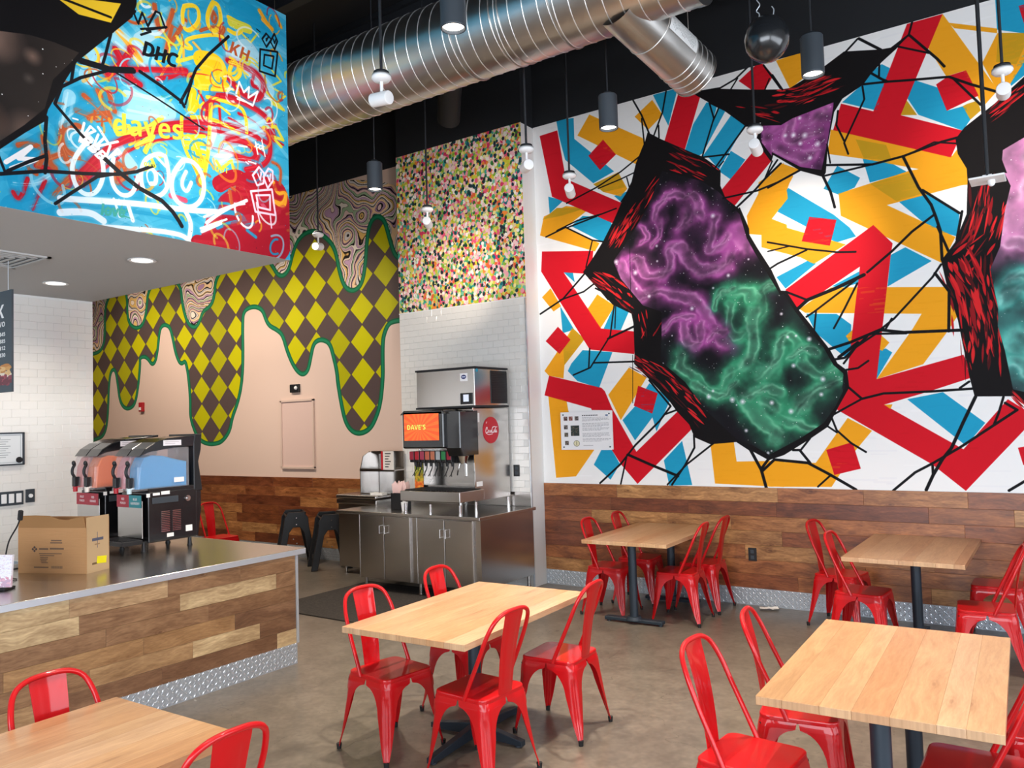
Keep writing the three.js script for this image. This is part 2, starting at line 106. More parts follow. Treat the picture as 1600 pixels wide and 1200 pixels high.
gst: [["c3",3.4,[[162,93],[152,92],[142,87],[147,78]]],["c3",2.9,[[134,98],[126,94],[114,95],[103,103]]],["c2",3.9,[[176,73],[182,61],[179,51]]],["c3",3.9,[[207,15],[195,16],[186,24]]],["c2",3.4,[[204,31],[207,22]]],["c3",3.1,[[74,88],[55,99],[30,101]]],["c3",3.9,[[63,64],[44,72],[27,71]]],["w5",3.9,[[141,77],[126,77],[114,86]]],["w5",3.4,[[79,69],[63,67],[47,76]]],["r",2.1,[[163,33],[152,48],[132,65],[99,79],[71,82]]],["r",1.8,[[157,31],[142,48],[121,64],[93,75]]],["r",1.8,[[92,89],[71,94],[42,97],[19,96],[5,93]]],["r",1.8,[[81,112],[74,103],[75,89]]],["r",2.1,[[64,106],[63,89]]],["r",2.4,[[47,106],[33,105],[23,98]]],["r",1.8,[[56,100],[43,98],[30,90]]],["r",2.1,[[38,116],[26,112],[12,107]]],["r",1.8,[[71,73],[50,75],[30,68]]],["r",2.4,[[57,88],[63,75]]],["o",2.1,[[135,144],[128,141],[112,159]]],["o",2.4,[[79,158],[65,169],[62,156]]],["o",2.1,[[152,88],[157,75],[147,70]]],["o",2.6,[[198,39],[200,27],[193,24]]],["o",2.1,[[185,10],[179,21],[169,32]]],["o",2.4,[[142,44],[135,41],[140,31]]],["o",2.1,[[52,49],[43,51],[39,42]]],["o",2.4,[[64,141],[70,126]]],["yl",1.8,[[85,147],[70,139],[84,121]]],["yl",1.8,[[93,144],[93,131]]],["y",1.8,[[114,123],[107,119],[113,109],[103,127],[100,115],[96,130],[93,118]]],["y",1.8,[[91,116],[80,112],[62,123],[51,123]]],["y",1.8,[[84,102],[75,97],[66,108],[55,103]]],["y",1.6,[[81,109],[84,97],[77,105]]],["l",1.6,[[45,171],[35,166],[28,176]]],["l",1.6,[[15,151],[6,145],[17,137],[4,135]]],["l",1.6,[[22,128],[12,125],[2,134]]],["l",1.6,[[156,93],[147,99],[152,88]]],["l",1.6,[[110,99],[102,101],[107,92]]],["l",1.8,[[134,69],[127,63],[134,58]]],["yo",1.8,[[85,56],[76,53],[82,43]]],["yo",1.6,[[67,47],[56,48]]],["c2",2.4,[[76,39],[85,29],[94,18]]],["B2",1.8,[[75,29],[64,34],[49,34]]],["W",1.8,[[78,20],[56,33],[43,37]]],["W",1.6,[[81,11],[59,22]]],["W",1.8,[[145,19],[141,8]]],["W",1.8,[[116,56],[108,50]]],["c3",2.1,[[197,3],[175,14],[147,19]]],["c2",2.6,[[152,11],[127,14],[100,14]]],["P",1.2,[[41,70],[39,69]]],["c2",11.8,[[203,15],[207,29],[188,46]]],["c3",15.7,[[134,87],[107,90]]],["c2",18.3,[[179,65],[168,78],[147,87]]],["c3",13.1,[[141,129],[121,120]]],["c2",15.7,[[107,106],[93,118]]],["c3",17.0,[[66,80],[30,99],[21,109]]],["c2",20.9,[[203,-1],[171,18],[135,24]]],["c3",10.5,[[156,112],[162,95]]],["c3",14.4,[[46,152],[20,134]]],["c2",19.6,[[45,187],[19,186]]],["c3",7.8,[[173,79],[176,59]]],["c2",13.1,[[72,32],[94,21]]],["w5",9.1,[[114,145],[126,133]]],["w5",7.8,[[142,54],[132,44]]],["w5",11.8,[[52,149],[40,164],[32,157]]],["w5",7.8,[[67,64],[55,75]]],["o",4.4,[[115,162],[114,151],[109,144],[104,154],[101,164]]],["o",3.9,[[91,161],[103,139]]],["o",4.4,[[62,162],[57,169],[65,166]]],["o",3.9,[[102,152],[107,131]]],["yl",4.4,[[141,133],[134,128],[126,119]]],["y",3.9,[[92,171],[83,177],[79,169],[83,159],[92,152],[94,164],[92,171]]],["y",4.4,[[68,184],[73,175],[73,164],[67,161],[61,172],[63,184],[68,184]]],["o",3.1,[[68,177],[70,171],[67,168],[65,174],[68,177]]],["y",4.2,[[55,178],[39,178],[47,167],[55,168]]],["l",7.8,[[52,175],[37,176]]],["yo",3.4,[[26,195],[19,187],[12,184],[23,189]]],["yo",2.6,[[10,197],[5,190]]],["y",3.4,[[98,146],[94,140],[84,142],[95,146],[59,164],[57,153]]],["l",2.6,[[94,140],[98,128],[85,136]]],["r",6.0,[[143,120],[139,114],[132,104]]],["r",6.0,[[132,124],[139,111],[148,101]]],["r",4.4,[[147,104],[126,113],[107,118],[91,124]]],["r",5.2,[[135,105],[126,102]]],["r",3.9,[[114,110],[85,124],[66,126]]],["r",4.4,[[169,23],[163,37],[147,54],[124,72],[96,85],[66,93],[38,94],[19,90]]],["r",3.4,[[147,53],[121,70],[93,82],[63,88],[39,86],[21,79]]],["r",3.4,[[132,62],[108,78],[78,86]]],["r",5.7,[[74,95],[72,112],[55,117],[31,115],[17,109],[14,95]]],["r",5.7,[[56,144],[34,146],[22,137],[26,125],[34,121],[46,123],[56,131]]],["r",3.9,[[32,142],[36,132],[29,132]]],["r",7.8,[[167,24],[162,33],[154,41]]],["r",6.0,[[57,83],[42,87],[30,80],[34,72],[49,72]]],["r",5.2,[[21,102],[16,88],[22,72],[41,64]]],["r",3.1,[[206,10],[203,3],[198,20]]],["r",3.1,[[195,2],[188,21]]],["r",3.9,[[193,29],[183,29]]],["p",3.9,[[104,30],[93,29]]],["o",4.4,[[203,39],[195,43],[188,39],[192,29]]],["o",4.4,[[189,48],[186,33],[182,30]]],["o",4.4,[[179,47],[174,35]]],["o",3.9,[[186,35],[177,41]]],["o",4.7,[[167,61],[174,61],[179,54],[177,43],[168,41]]],["o",4.4,[[164,82],[151,74]]],["o",4.4,[[155,88],[147,73]]],["o",4.4,[[169,71],[157,70]]],["o",4.4,[[148,90],[144,78]]],["o",3.9,[[152,81],[161,68]]],["o",5.2,[[182,13],[173,27],[167,24]]],["o",5.2,[[142,42],[145,28],[137,36]]],["Y",14.4,[[78,136],[64,141],[64,126],[78,121]]],["Y",7.8,[[81,117],[58,123]]],["Y",6.5,[[86,110],[89,93],[84,102]]],["y",4.4,[[54,143],[47,145],[44,138],[51,130],[56,134],[51,146]]],["y",3.9,[[74,110],[46,114],[40,105],[40,93]]],["y",3.9,[[71,107],[72,87],[74,66],[79,43]]],["y",3.4,[[95,89],[96,77],[92,64],[85,55],[80,44]]],["y",2.9,[[93,75],[77,80]]],["y",2.9,[[93,71],[77,74]]],["y",2.9,[[92,68],[77,68]]],["y",2.9,[[87,91],[72,96],[47,91]]],["Y",5.2,[[85,75],[79,58]]],["w5",4.7,[[78,93],[66,91],[73,73]]],["l",2.6,[[15,124],[4,122],[20,131]]],["l",2.6,[[24,102],[12,106],[5,97],[16,97],[7,91]]],["l",2.4,[[124,49],[119,54],[116,48],[123,44]]],["l",2.4,[[67,64],[63,59],[54,68],[52,59]]],["l",3.4,[[129,58],[117,69],[123,56]]],["l",3.1,[[142,63],[121,73],[110,84]]],["y",2.4,[[48,127],[46,117]]],["W",2.9,[[161,54],[171,41],[172,26],[165,17],[156,20],[151,34],[153,45]]],["W",2.9,[[145,46],[148,33],[142,22],[132,24],[128,38]]],["W",2.9,[[108,57],[104,44],[109,29],[122,25],[127,36],[124,51],[113,58],[108,57]]],["W",2.9,[[121,47],[115,45],[115,36],[119,35]]],["W",3.4,[[94,58],[104,46],[103,28],[90,23],[79,32],[77,48],[85,59],[94,58]]],["W",2.6,[[92,50],[97,41],[92,34],[88,43]]],["W",3.9,[[179,12],[152,16],[122,20],[93,22],[67,26]]],["W",4.4,[[179,3],[162,8],[152,3]]],["W",2.6,[[135,16],[132,7]]],["W",3.4,[[93,21],[88,15],[90,3]]],["W",3.4,[[152,-1],[135,1],[108,4],[90,3],[89,-9]]],["W",3.1,[[193,-4],[171,-2],[152,-2]]],["W",2.6,[[76,16],[64,27],[41,40]]],["W",2.4,[[80,9],[64,18]]],["B2",2.4,[[65,39],[56,48],[44,46]]],["o",2.9,[[54,47],[44,45],[46,32],[54,31],[56,44]]],["o",3.1,[[16,76],[7,76],[9,60]]],["R",11.8,[[65,47],[51,58],[41,54]]],["R",15.7,[[43,47],[13,52]]],["R",18.3,[[54,23],[24,33],[10,41]]],["R",18.3,[[40,13],[8,22]]],["R",13.1,[[43,37],[27,47]]],["R",11.8,[[83,0],[56,3]]],["p",3.4,[[31,44],[24,38]]],["B2",3.4,[[73,24],[48,31],[40,20]]],["B2",2.6,[[67,14],[54,22],[35,23]]],["B2",2.4,[[41,17],[33,13]]],["yo",2.9,[[15,60],[13,50],[2,56],[6,44],[15,45]]],["yo",2.9,[[15,45],[5,40],[3,53]]],["k",1.2,[[129,152],[130,150],[127,144],[124,153],[120,145],[114,158],[111,158],[107,149]]],["k",1.2,[[125,141],[108,149]]],["k",1.3,[[121,142],[106,150]]],["k",1.2,[[125,137],[118,142]]],["k",1.3,[[118,125],[105,131]]],["k",1.2,[[20,179],[24,173],[20,168],[15,176],[20,179]]],["k",1.2,[[12,182],[16,174],[12,169],[9,177],[12,182]]],["k",1.0,[[20,175],[20,173],[18,177]]],["k",1.0,[[13,177],[12,174],[10,179]]],["k",1.3,[[26,164],[9,168],[12,147],[27,146],[26,164]]],["k",1.2,[[22,161],[13,163],[15,152],[23,152],[22,161]]],["k",0.8,[[29,179],[26,178]]],["P",1.6,[[29,69],[35,61],[31,54],[25,57],[24,65],[29,69]]],["P",1.6,[[20,70],[25,62],[21,54],[16,61],[16,69],[20,70]]],["P",1.3,[[30,63],[28,59],[27,65]]],["P",1.3,[[21,64],[19,60],[18,66]]],["P",1.7,[[37,48],[17,54],[14,34],[33,33],[37,48]]],["P",1.6,[[32,46],[19,49],[19,37],[30,37],[32,46]]],["P",1.2,[[31,33],[29,25]]],["P",1.2,[[19,33],[18,23]]],["w",1.4,[[49,121],[46,131],[42,124],[37,130],[38,121],[29,129],[34,116],[49,119]]],["w",1.2,[[48,117],[35,117]]],["w",1.6,[[164,64],[167,51],[160,63],[157,61],[165,55],[159,54]]],["w",1.6,[[155,64],[148,55],[142,58]]],["w",1.6,[[155,59],[159,48],[151,58],[148,55],[156,51]]],["w",1.6,[[147,54],[151,42],[142,53],[140,51],[147,47]]],["w",1.0,[[171,65],[168,65]]],["w",2.6,[[210,27],[196,40],[203,31],[193,33],[207,24]]],["w",1.0,[[39,71],[32,71]]],["w",1.3,[[47,81],[40,82]]],["w",1.2,[[32,88],[30,79]]],["w",1.0,[[26,91],[23,79]]],["l",2.4,[[144,66],[134,71]]],["t",0.9,[[153,17],[152,9],[147,10],[149,13]]],["t",0.9,[[145,13],[141,10],[139,17]]],["t",0.9,[[136,12],[135,16],[139,9],[132,8]]],["k",3.4,[[167,104],[147,105],[131,110]]],["k",1.0,[[145,105],[113,96],[77,85]]],["k",2.0,[[126,111],[110,106],[95,100],[93,97]]],["k",1.7,[[55,163],[73,142],[83,128],[89,113],[96,99]]],["k",1.2,[[84,126],[92,99]]],["k",1.6,[[146,130],[150,113],[152,106]]],["k",1.6,[[170,102],[172,88]]],["k",1.6,[[178,83],[166,93],[148,104]]],["k",1.6,[[178,83],[182,71],[166,56],[152,45]]],["k",2.5,[[152,45],[140,37],[127,30],[111,25],[103,19],[98,13],[96,10]]],["k",1.8,[[217,18],[188,27],[165,31],[142,36],[129,41],[117,48]]],["k",1.8,[[187,61],[188,46],[187,35],[188,26]]],["k",1.6,[[187,37],[198,30],[209,22]]],["k",1.6,[[141,37],[156,31],[171,18],[182,8]]],["k",1.3,[[214,30],[210,20]]],["r",2.9,[[142,107],[126,113],[107,119],[93,124]]]]
};
// ---------- shared materials ----------
const steelBrush = dataTex(512, 256, (x, y) => { const v = 128 + 60 * (N128(x / 4, y * 0.5) - 0.5) + 70 * (N64(x / 16, y / 2 + 5) - 0.5); return [v, v, v]; }, false);
const woodTex = (sh, contrast, lo, tint) => { const tx = dataTex(1024, 512, (x, y) => {
  const u = x / 1024 * 16, v = y / 512 * 64;
  const warp = (fbm(u * 0.5 + sh, v * 0.06 + sh, 3) - 0.5) * 5;
  const g1 = N128(u * 0.7 + sh, v * 0.9 + warp + 3), g2 = N128(u * 2 + 9, v * 2 + warp * 2), g3 = N128(u * 6, v * 4 + warp * 2);
  const ring = Math.sin((v * 0.5 + warp * 1.6) * 1.4) * 0.5 + 0.5;
  let k = 0.3 * g1 + 0.28 * g2 + 0.27 * g3 + 0.15 * ring;
  k = k * 0.72 + fbm(u * 0.6 + 7 + sh, v * 0.16 + 31, 3) * 0.35; let d = 0;                            // blotches, knots
  for (const [a, b, r] of [[180, 90, 11], [520, 300, 15], [760, 430, 9], [900, 150, 12], [330, 420, 8]]) { const q = Math.hypot((x - a) / 2.4, y - b) / r; d = Math.max(d, Math.exp(-q * q * 1.4) * (0.7 + 0.3 * Math.sin(q * 9))); }
  k = clamp(0.55 + (k - 0.52) * contrast - d * 0.5 * Math.min(1, contrast), 0, 1);
  return [lo + (255 - lo) * k, (lo - 8) + (263 - lo) * k - tint * (1 - k), (lo - 14) + (266 - lo) * k - tint * 1.8 * (1 - k)];
}); tx.wrapS = tx.wrapT = THREE.MirroredRepeatWrapping; return tx; };
const OAK = woodTex(17, 0.85, 110, 14); OAK.repeat.set(0.5, 1);
const WOOD = woodTex(0, 1.15, 100, 16); WOOD.repeat.set(0.5, 1);
const MAPLE = woodTex(41, 0.6, 150, 10); MAPLE.repeat.set(0.4, 1.2);
const woodMats = (list, map, roughness, more = {}) => list.map((c) => phys(c, { map, roughness, ...more }));
const steel = (color, roughness, more = {}) => std(color, roughness, 1, { roughnessMap: null, bumpMap: steelBrush, bumpScale: 0.00015, ...more });
const M = {
  red: phys(0xb4040d, { roughness: 0.45, specularIntensity: 0.4, clearcoat: 0.55, clearcoatRoughness: 0.06 }),
  rubber: std(0x141416, 0.7), black: std(0x17181b, 0.45), blackGloss: phys(0x101114, { roughness: 0.25, clearcoat: 0.6, clearcoatRoughness: 0.1 }),
  iron: std(0x26303a, 0.48, 0.3), steel: steel(0xc2beba, 0.24), chrome: std(0xdcdcdc, 0.12, 1),
  white: std(0xeeeeee, 0.5), whiteWall: std(0xe9e9e6, 0.6), cream: std(0xdfc5b6, 0.65), ceilingGrey: std(0xb9b9b8, 0.85),
  darkWall: std(0x14171c, 0.8), darkMetal: std(0x1a1d22, 0.6), charcoal: std(0x3d444b, 0.5, 0.2), tile: phys(0xeceae5, { roughness: 0.12, clearcoat: 0.5 }), grout: std(0xe6e4df, 0.9),
  card: std(0xb98d5f, 0.9), alu: std(0xccd3da, 0.35, 0.6), galv: std(0xc9c6c2, 0.3, 1), seam: std(0xf0f0ee, 0.3, 0.8), paper: std(0xf4f2ee, 0.8),
};
// diamond tread plate
const tread = dataTex(128, 128, (x, y) => {
  let v = 0; const u = x / 128 * 4, w = y / 128 * 4;
  for (let i = -1; i < 5; i++) for (let j = -1; j < 5; j++) {
    const s = (i + j) & 1 ? 1 : -1, dx = u - i - 0.5, dy = w - j - 0.5, a = (dx + s * dy) * 0.7071, b = (dy - s * dx) * 0.7071;
    v = Math.max(v, 1 - Math.pow((a / 0.44) ** 2 + (b / 0.14) ** 2, 1.5));
  }
  const k = clamp(v) * 255; return [k, k, k];
}, false);
tread.repeat.set(1 / 0.16, 1 / 0.16);
M.tread = std(0xb4bcc4, 0.45, 0.55, { bumpMap: tread, bumpScale: 0.002 });
M.treadBar = std(0xe0e5ea, 0.25, 0.6);
// raised lozenges of the tread plate over length L, height H, in the xy plane, standing out along +z
function lozenges(L, H) { const g = [], s = 0.034; for (let i = 0; i < L / s; i++) for (let j = 0; j < H / s - 0.3; j++) { const o = new THREE.OctahedronGeometry(1, 0).scale(0.0165, 0.0048, 0.0028).rotateZ((i + j) & 1 ? 0.8 : -0.8); g.push(o.translate(-L / 2 + (i + 0.5) * s, -H / 2 + (j + 0.5) * s, 0)); } return mergeGeometries(g.map(plain)); }
function uvMetres(g, f) { const p = g.attributes.position, uv = g.attributes.uv; for (let i = 0; i < p.count; i++) { const q = f(p.getX(i), p.getY(i), p.getZ(i)); uv.setXY(i, q[0], q[1]); } return g; }

// ---------- painted surfaces ----------
const path = (c, pts, k, H) => { c.beginPath(); pts.forEach(([x, y], i) => (i ? c.lineTo(x * k, H - y * k) : c.moveTo(x * k, H - y * k))); };
function smoothPath(c, pts, k, H) {
  const q = pts.map(([x, y]) => [x * k, H - y * k]); c.beginPath(); c.moveTo(...q[0]);
  for (let i = 1; i < q.length - 1; i++) c.quadraticCurveTo(q[i][0], q[i][1], (q[i][0] + q[i + 1][0]) / 2, (q[i][1] + q[i + 1][1]) / 2);
  c.lineTo(...q[q.length - 1]);
}
function along(pts, t) { const L = []; let s = 0; for (let i = 1; i < pts.length; i++) { const d = Math.hypot(pts[i][0] - pts[i - 1][0], pts[i][1] - pts[i - 1][1]); L.push(d); s += d; } let q = t * s; for (let i = 0; i < L.length; i++) { if (q <= L[i] || i === L.length - 1) { const f = q / L[i], a = pts[i], b = pts[i + 1]; return [a[0] + (b[0] - a[0]) * f, a[1] + (b[1] - a[1]) * f, Math.atan2(b[1] - a[1], b[0] - a[0])]; } q -= L[i]; } }
const SWIRL = { m: ['#b0509f', '#e39ad0'], g: ['#37936c', '#8fdcb4'], p: ['#d98abf', '#f3c6e2'], t: ['#4db2a6', '#a5e6dc'] };
const MW = 590, MH = 412.5, MK = 2048 / MW;      // mural, in cm
const muralTex = canvasTex(2048, Math.round(MH * MK), (c, w, h) => {
  c.fillStyle = '#f1f1f0'; c.fillRect(0, 0, w, h);
  for (let i = 0; i < 500; i++) { c.fillStyle = `rgba(${R() < 0.5 ? '255,255,255' : '228,228,232'},0.25)`; c.fillRect(R() * w, R() * h, rr(20, 120), rr(2, 8)); }
  const fill = (list, col) => { c.fillStyle = col; for (const p of list) { path(c, p, MK, h); c.fill(); } };
  fill(ART.blue, '#1f9cc4'); fill(ART.yel, '#f2a51e'); fill(ART.olive, '#c99a1c'); fill(ART.red, '#cf1224');
  // dabs of paint texture
  c.save(); for (const [list, col] of [[ART.blue, '30,150,190'], [ART.yel, '236,156,20'], [ART.red, '190,12,30']]) for (const p of list) { c.save(); path(c, p, MK, h); c.clip(); const xs = p.map((q) => q[0]), ys = p.map((q) => q[1]); for (let i = 0; i < 40; i++) { c.fillStyle = `rgba(${col},0.25)`; const x = rr(Math.min(...xs), Math.max(...xs)) * MK, y = h - rr(Math.min(...ys), Math.max(...ys)) * MK; c.fillRect(x, y, rr(10, 70), rr(2, 7)); } c.restore(); } c.restore();
  // rocks
  c.fillStyle = '#120f11'; c.lineJoin = 'round'; c.strokeStyle = '#120f11'; c.lineWidth = 5;
  for (const p of ART.rock) { path(c, p, MK, h); c.fill(); c.stroke(); }
  for (const [wd, n, pts] of ART.streak) for (let i = 0; i < n * 2.2; i++) {
    const [x, y, a] = along(pts, R()), o = rr(-0.5, 0.5) * wd, L = rr(8, 15 + wd * 0.5), T = rr(0.6, 1.2 + wd * 0.08), px = (x - Math.sin(a) * o) * MK, py = h - (y + Math.cos(a) * o) * MK;
    c.save(); c.translate(px, py); c.rotate(-a + rr(-0.15, 0.15)); c.fillStyle = ['#c21a22', '#8e141c', '#d8262a', '#4a1216'][Math.floor(R() * 4)];
    c.beginPath(); c.moveTo(-L * MK / 2, 0); c.quadraticCurveTo(-L * MK * 0.1, -T * MK, L * MK / 2, rr(-1, 1) * MK * 0.5); c.quadraticCurveTo(0, T * MK * 0.9, -L * MK / 2, 0); c.fill(); c.restore();
  }
  // galaxies
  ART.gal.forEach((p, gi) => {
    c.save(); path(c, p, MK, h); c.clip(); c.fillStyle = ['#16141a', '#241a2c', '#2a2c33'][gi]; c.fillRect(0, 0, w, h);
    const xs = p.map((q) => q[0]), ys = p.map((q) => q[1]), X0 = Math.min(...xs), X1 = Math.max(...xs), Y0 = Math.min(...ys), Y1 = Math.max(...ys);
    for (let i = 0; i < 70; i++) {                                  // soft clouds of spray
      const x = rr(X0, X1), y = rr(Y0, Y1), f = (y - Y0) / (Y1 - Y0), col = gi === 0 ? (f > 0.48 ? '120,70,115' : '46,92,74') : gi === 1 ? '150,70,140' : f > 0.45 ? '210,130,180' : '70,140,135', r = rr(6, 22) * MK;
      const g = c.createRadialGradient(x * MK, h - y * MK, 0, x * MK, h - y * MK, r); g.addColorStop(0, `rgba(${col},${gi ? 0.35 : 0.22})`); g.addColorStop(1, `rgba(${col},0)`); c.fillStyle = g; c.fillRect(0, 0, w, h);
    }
    const bw = Math.ceil((X1 - X0) * MK), bh = Math.ceil((Y1 - Y0) * MK), ox = Math.floor(X0 * MK), oy = Math.floor(h - Y1 * MK);
    const sc = document.createElement('canvas'); sc.width = bw; sc.height = bh; const s = sc.getContext('2d'); s.translate(-ox, -oy); s.lineCap = s.lineJoin = 'round';
    for (const [hue, wd, pts] of ART.sw) {                          // bands of spray smoke
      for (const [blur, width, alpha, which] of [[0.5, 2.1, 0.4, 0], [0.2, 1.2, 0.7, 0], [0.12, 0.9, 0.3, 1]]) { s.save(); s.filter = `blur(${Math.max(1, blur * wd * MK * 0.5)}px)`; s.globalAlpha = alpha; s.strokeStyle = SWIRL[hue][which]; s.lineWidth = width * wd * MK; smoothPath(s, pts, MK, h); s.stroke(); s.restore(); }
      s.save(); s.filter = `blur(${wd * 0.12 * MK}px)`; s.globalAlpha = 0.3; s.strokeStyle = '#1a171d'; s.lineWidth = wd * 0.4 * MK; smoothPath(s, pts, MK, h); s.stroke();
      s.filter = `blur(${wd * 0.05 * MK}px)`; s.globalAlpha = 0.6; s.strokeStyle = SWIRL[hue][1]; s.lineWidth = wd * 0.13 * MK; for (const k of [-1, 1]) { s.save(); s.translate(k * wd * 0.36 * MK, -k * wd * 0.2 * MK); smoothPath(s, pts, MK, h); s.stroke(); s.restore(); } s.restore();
    }
    const src = s.getImageData(0, 0, bw, bh).data, dst = c.getImageData(ox, oy, bw, bh), dd = dst.data;
    for (let y = 0; y < bh; y++) for (let x = 0; x < bw; x++) {
      const u = x / 46, v = y / 46, ax = Math.round(x + 34 * (fbm(u + 11, v + 4, 3) - 0.5)), ay = Math.round(y + 34 * (fbm(u + 71, v + 33, 3) - 0.5)); if (ax < 0 || ay < 0 || ax >= bw || ay >= bh) continue;
      const q = (ay * bw + ax) * 4, o = (y * bw + x) * 4, m = clamp(0.25 + 1.5 * (fbm(u * 0.9 + 5, v * 0.9 + 90, 4) - 0.05), 0, 1.2), a = clamp(src[q + 3] / 255 * m);
      for (let k = 0; k < 3; k++) dd[o + k] = dd[o + k] * (1 - a) + src[q + k] * a;
    }
    const mix = document.createElement('canvas'); mix.width = bw; mix.height = bh; mix.getContext('2d').putImageData(dst, 0, 0); c.drawImage(mix, ox, oy); c.lineCap = 'round';
    c.globalAlpha = 0.4; for (let i = 0; i < 40; i++) { const x = rr(X0, X1) * MK, y = h - rr(Y0, Y1) * MK, r = rr(3, 11) * MK, g = c.createRadialGradient(x, y, 0, x, y, r); g.addColorStop(0, 'rgba(10,10,14,0.7)'); g.addColorStop(1, 'rgba(10,10,14,0)'); c.fillStyle = g; c.fillRect(x - r, y - r, 2 * r, 2 * r); } c.globalAlpha = 1;
    for (let i = 0; i < (gi ? 200 : 900); i++) { c.fillStyle = `rgba(255,255,255,${rr(0.3, 1)})`; c.beginPath(); c.arc(rr(X0, X1) * MK, h - rr(Y0, Y1) * MK, rr(0.4, 1.6), 0, 7); c.fill(); }
    for (let i = 0; i < (gi ? 12 : 60); i++) { const x = rr(X0, X1) * MK, y = h - rr(Y0, Y1) * MK, r = rr(4, 13), g = c.createRadialGradient(x, y, 0, x, y, r); g.addColorStop(0, 'rgba(255,255,255,1)'); g.addColorStop(0.3, 'rgba(250,240,255,0.7)'); g.addColorStop(1, 'rgba(255,240,255,0)'); c.fillStyle = g; c.beginPath(); c.arc(x, y, r, 0, 7); c.fill(); }
    c.restore();
  });
  c.lineCap = 'round'; c.lineJoin = 'round'; c.strokeStyle = '#15161c';
  c.strokeStyle = '#0e0f13'; for (const [wd, pts] of ART.crack) { c.lineWidth = wd * MK * 1.3; path(c, pts, MK, h); c.stroke(); }
});
const DW = 795, DH = 412.5, DK = 2048 / DW;       // drip mural, in cm
const dripTex = canvasTex(2048, Math.round(DH * DK), (c, w, h) => {
  c.fillStyle = '#dfc5b6'; c.fillRect(0, 0, w, h);
  const body = [...ART.drip, [DW + 20, 240], [DW + 20, 430], [-20, 430], [-20, 60]];
  // swirling lines
  const top = c.createImageData(w, h), pal = [[244, 230, 214], [232, 190, 110], [240, 220, 200], [206, 166, 196], [246, 236, 222], [164, 190, 150], [238, 206, 198], [182, 140, 176], [242, 206, 160], [222, 214, 210]];
  for (let y = 0; y < h; y++) for (let x = 0; x < w; x++) {
    const u = x / DK / 52, v = y / DK / 52, a = fbm(u + 3, v + 9, 2), b = fbm(u * 1.4 + 40, v * 1.4 + 17, 2), s = u * 4.2 + v * 1.6 + a * 12 + b * 8 + N128(u * 6, v * 6) * 0.5, f = s - Math.floor(s), k = ((Math.floor(s * 2.6) % 10) + 10) % 10, i = (y * w + x) * 4;
    let [p, q, r] = pal[k]; const edge = Math.abs(s * 2.6 - Math.round(s * 2.6));
    if (edge < 0.07) { p *= 0.6; q *= 0.55; r *= 0.55; }
    if (f < 0.19) { p = 26; q = 22; r = 24; }
    top.data[i] = p; top.data[i + 1] = q; top.data[i + 2] = r; top.data[i + 3] = 255;
  }
  const side = document.createElement('canvas'); side.width = w; side.height = h; side.getContext('2d').putImageData(top, 0, 0);
  // harlequin drip
  c.save(); smoothPath(c, body, DK, h); c.clip(); c.fillStyle = '#574846'; c.fillRect(0, 0, w, h);
  const px = 45.56, py = 44.6;
  for (let i = -18; i < 4; i++) for (let j = -6; j < 8; j++) {
    const cx = (748 + i * px) * DK, cy = h - (232 + j * py + i * 0.6) * DK, a = (px / 2 - 0.9) * DK, b = (py / 2 - 0.9) * DK;
    c.fillStyle = ['#bdb80c', '#afab10', '#c6c00a'][(i * 7 + j * 3 + 300) % 3]; c.beginPath(); c.moveTo(cx, cy - b); c.lineTo(cx + a, cy); c.lineTo(cx, cy + b); c.lineTo(cx - a, cy); c.fill();
  }
  // swirls above
  smoothPath(c, [...ART.dripTop, [DW + 20, 300], [DW + 20, 440], [-20, 440], [-20, 180]], DK, h); c.save(); c.clip(); c.drawImage(side, 0, 0); c.restore();
  c.restore();
  c.lineJoin = c.lineCap = 'round';
  for (const pts of [ART.drip, ART.dripTop]) { c.strokeStyle = '#15613f'; c.lineWidth = 7.2 * DK; smoothPath(c, pts, DK, h); c.stroke(); c.strokeStyle = '#1f8059'; c.lineWidth = 3.4 * DK; c.stroke(); }
});
const dotsTex = canvasTex(1400, 1460, (c, w, h) => {
  c.fillStyle = '#e6d2a0'; c.fillRect(0, 0, w, h);
  const pal = ['#d6cf3e', '#e4d85a', '#e8683c', '#de3f6a', '#f2a9b4', '#f8ece2', '#86b53e', '#4fa873', '#f08c3a', '#c6ca3a', '#ee5c84', '#f6dccb', '#3fa39a', '#bfd06a', '#f39aa6', '#7cc6a4'];
  const blob = (n, list, a, b) => { for (let i = 0; i < n; i++) { c.fillStyle = list[Math.floor(R() * list.length)]; c.beginPath(); c.ellipse(R() * w, R() * h, rr(a, b), rr(a * 1.15, b * 1.25), rr(-0.6, 0.6), 0, 7); c.fill(); } };
  blob(2600, pal, 14, 22); blob(2300, pal, 12, 19); blob(560, ['#1f6a58', '#23424a', '#3f7a3a', '#5a2a44', '#1f6a78', '#2a3a34'], 11, 16); blob(700, ['#fbf3ea', '#f8d2d2', '#f4ea9a', '#f6b8c4'], 11, 16); blob(200, ['#173c38', '#22303c'], 11, 15);
});
const GW = 310, GH = 205, GK = 1700 / GW;          // graffiti on the bulkhead, in cm from its far end
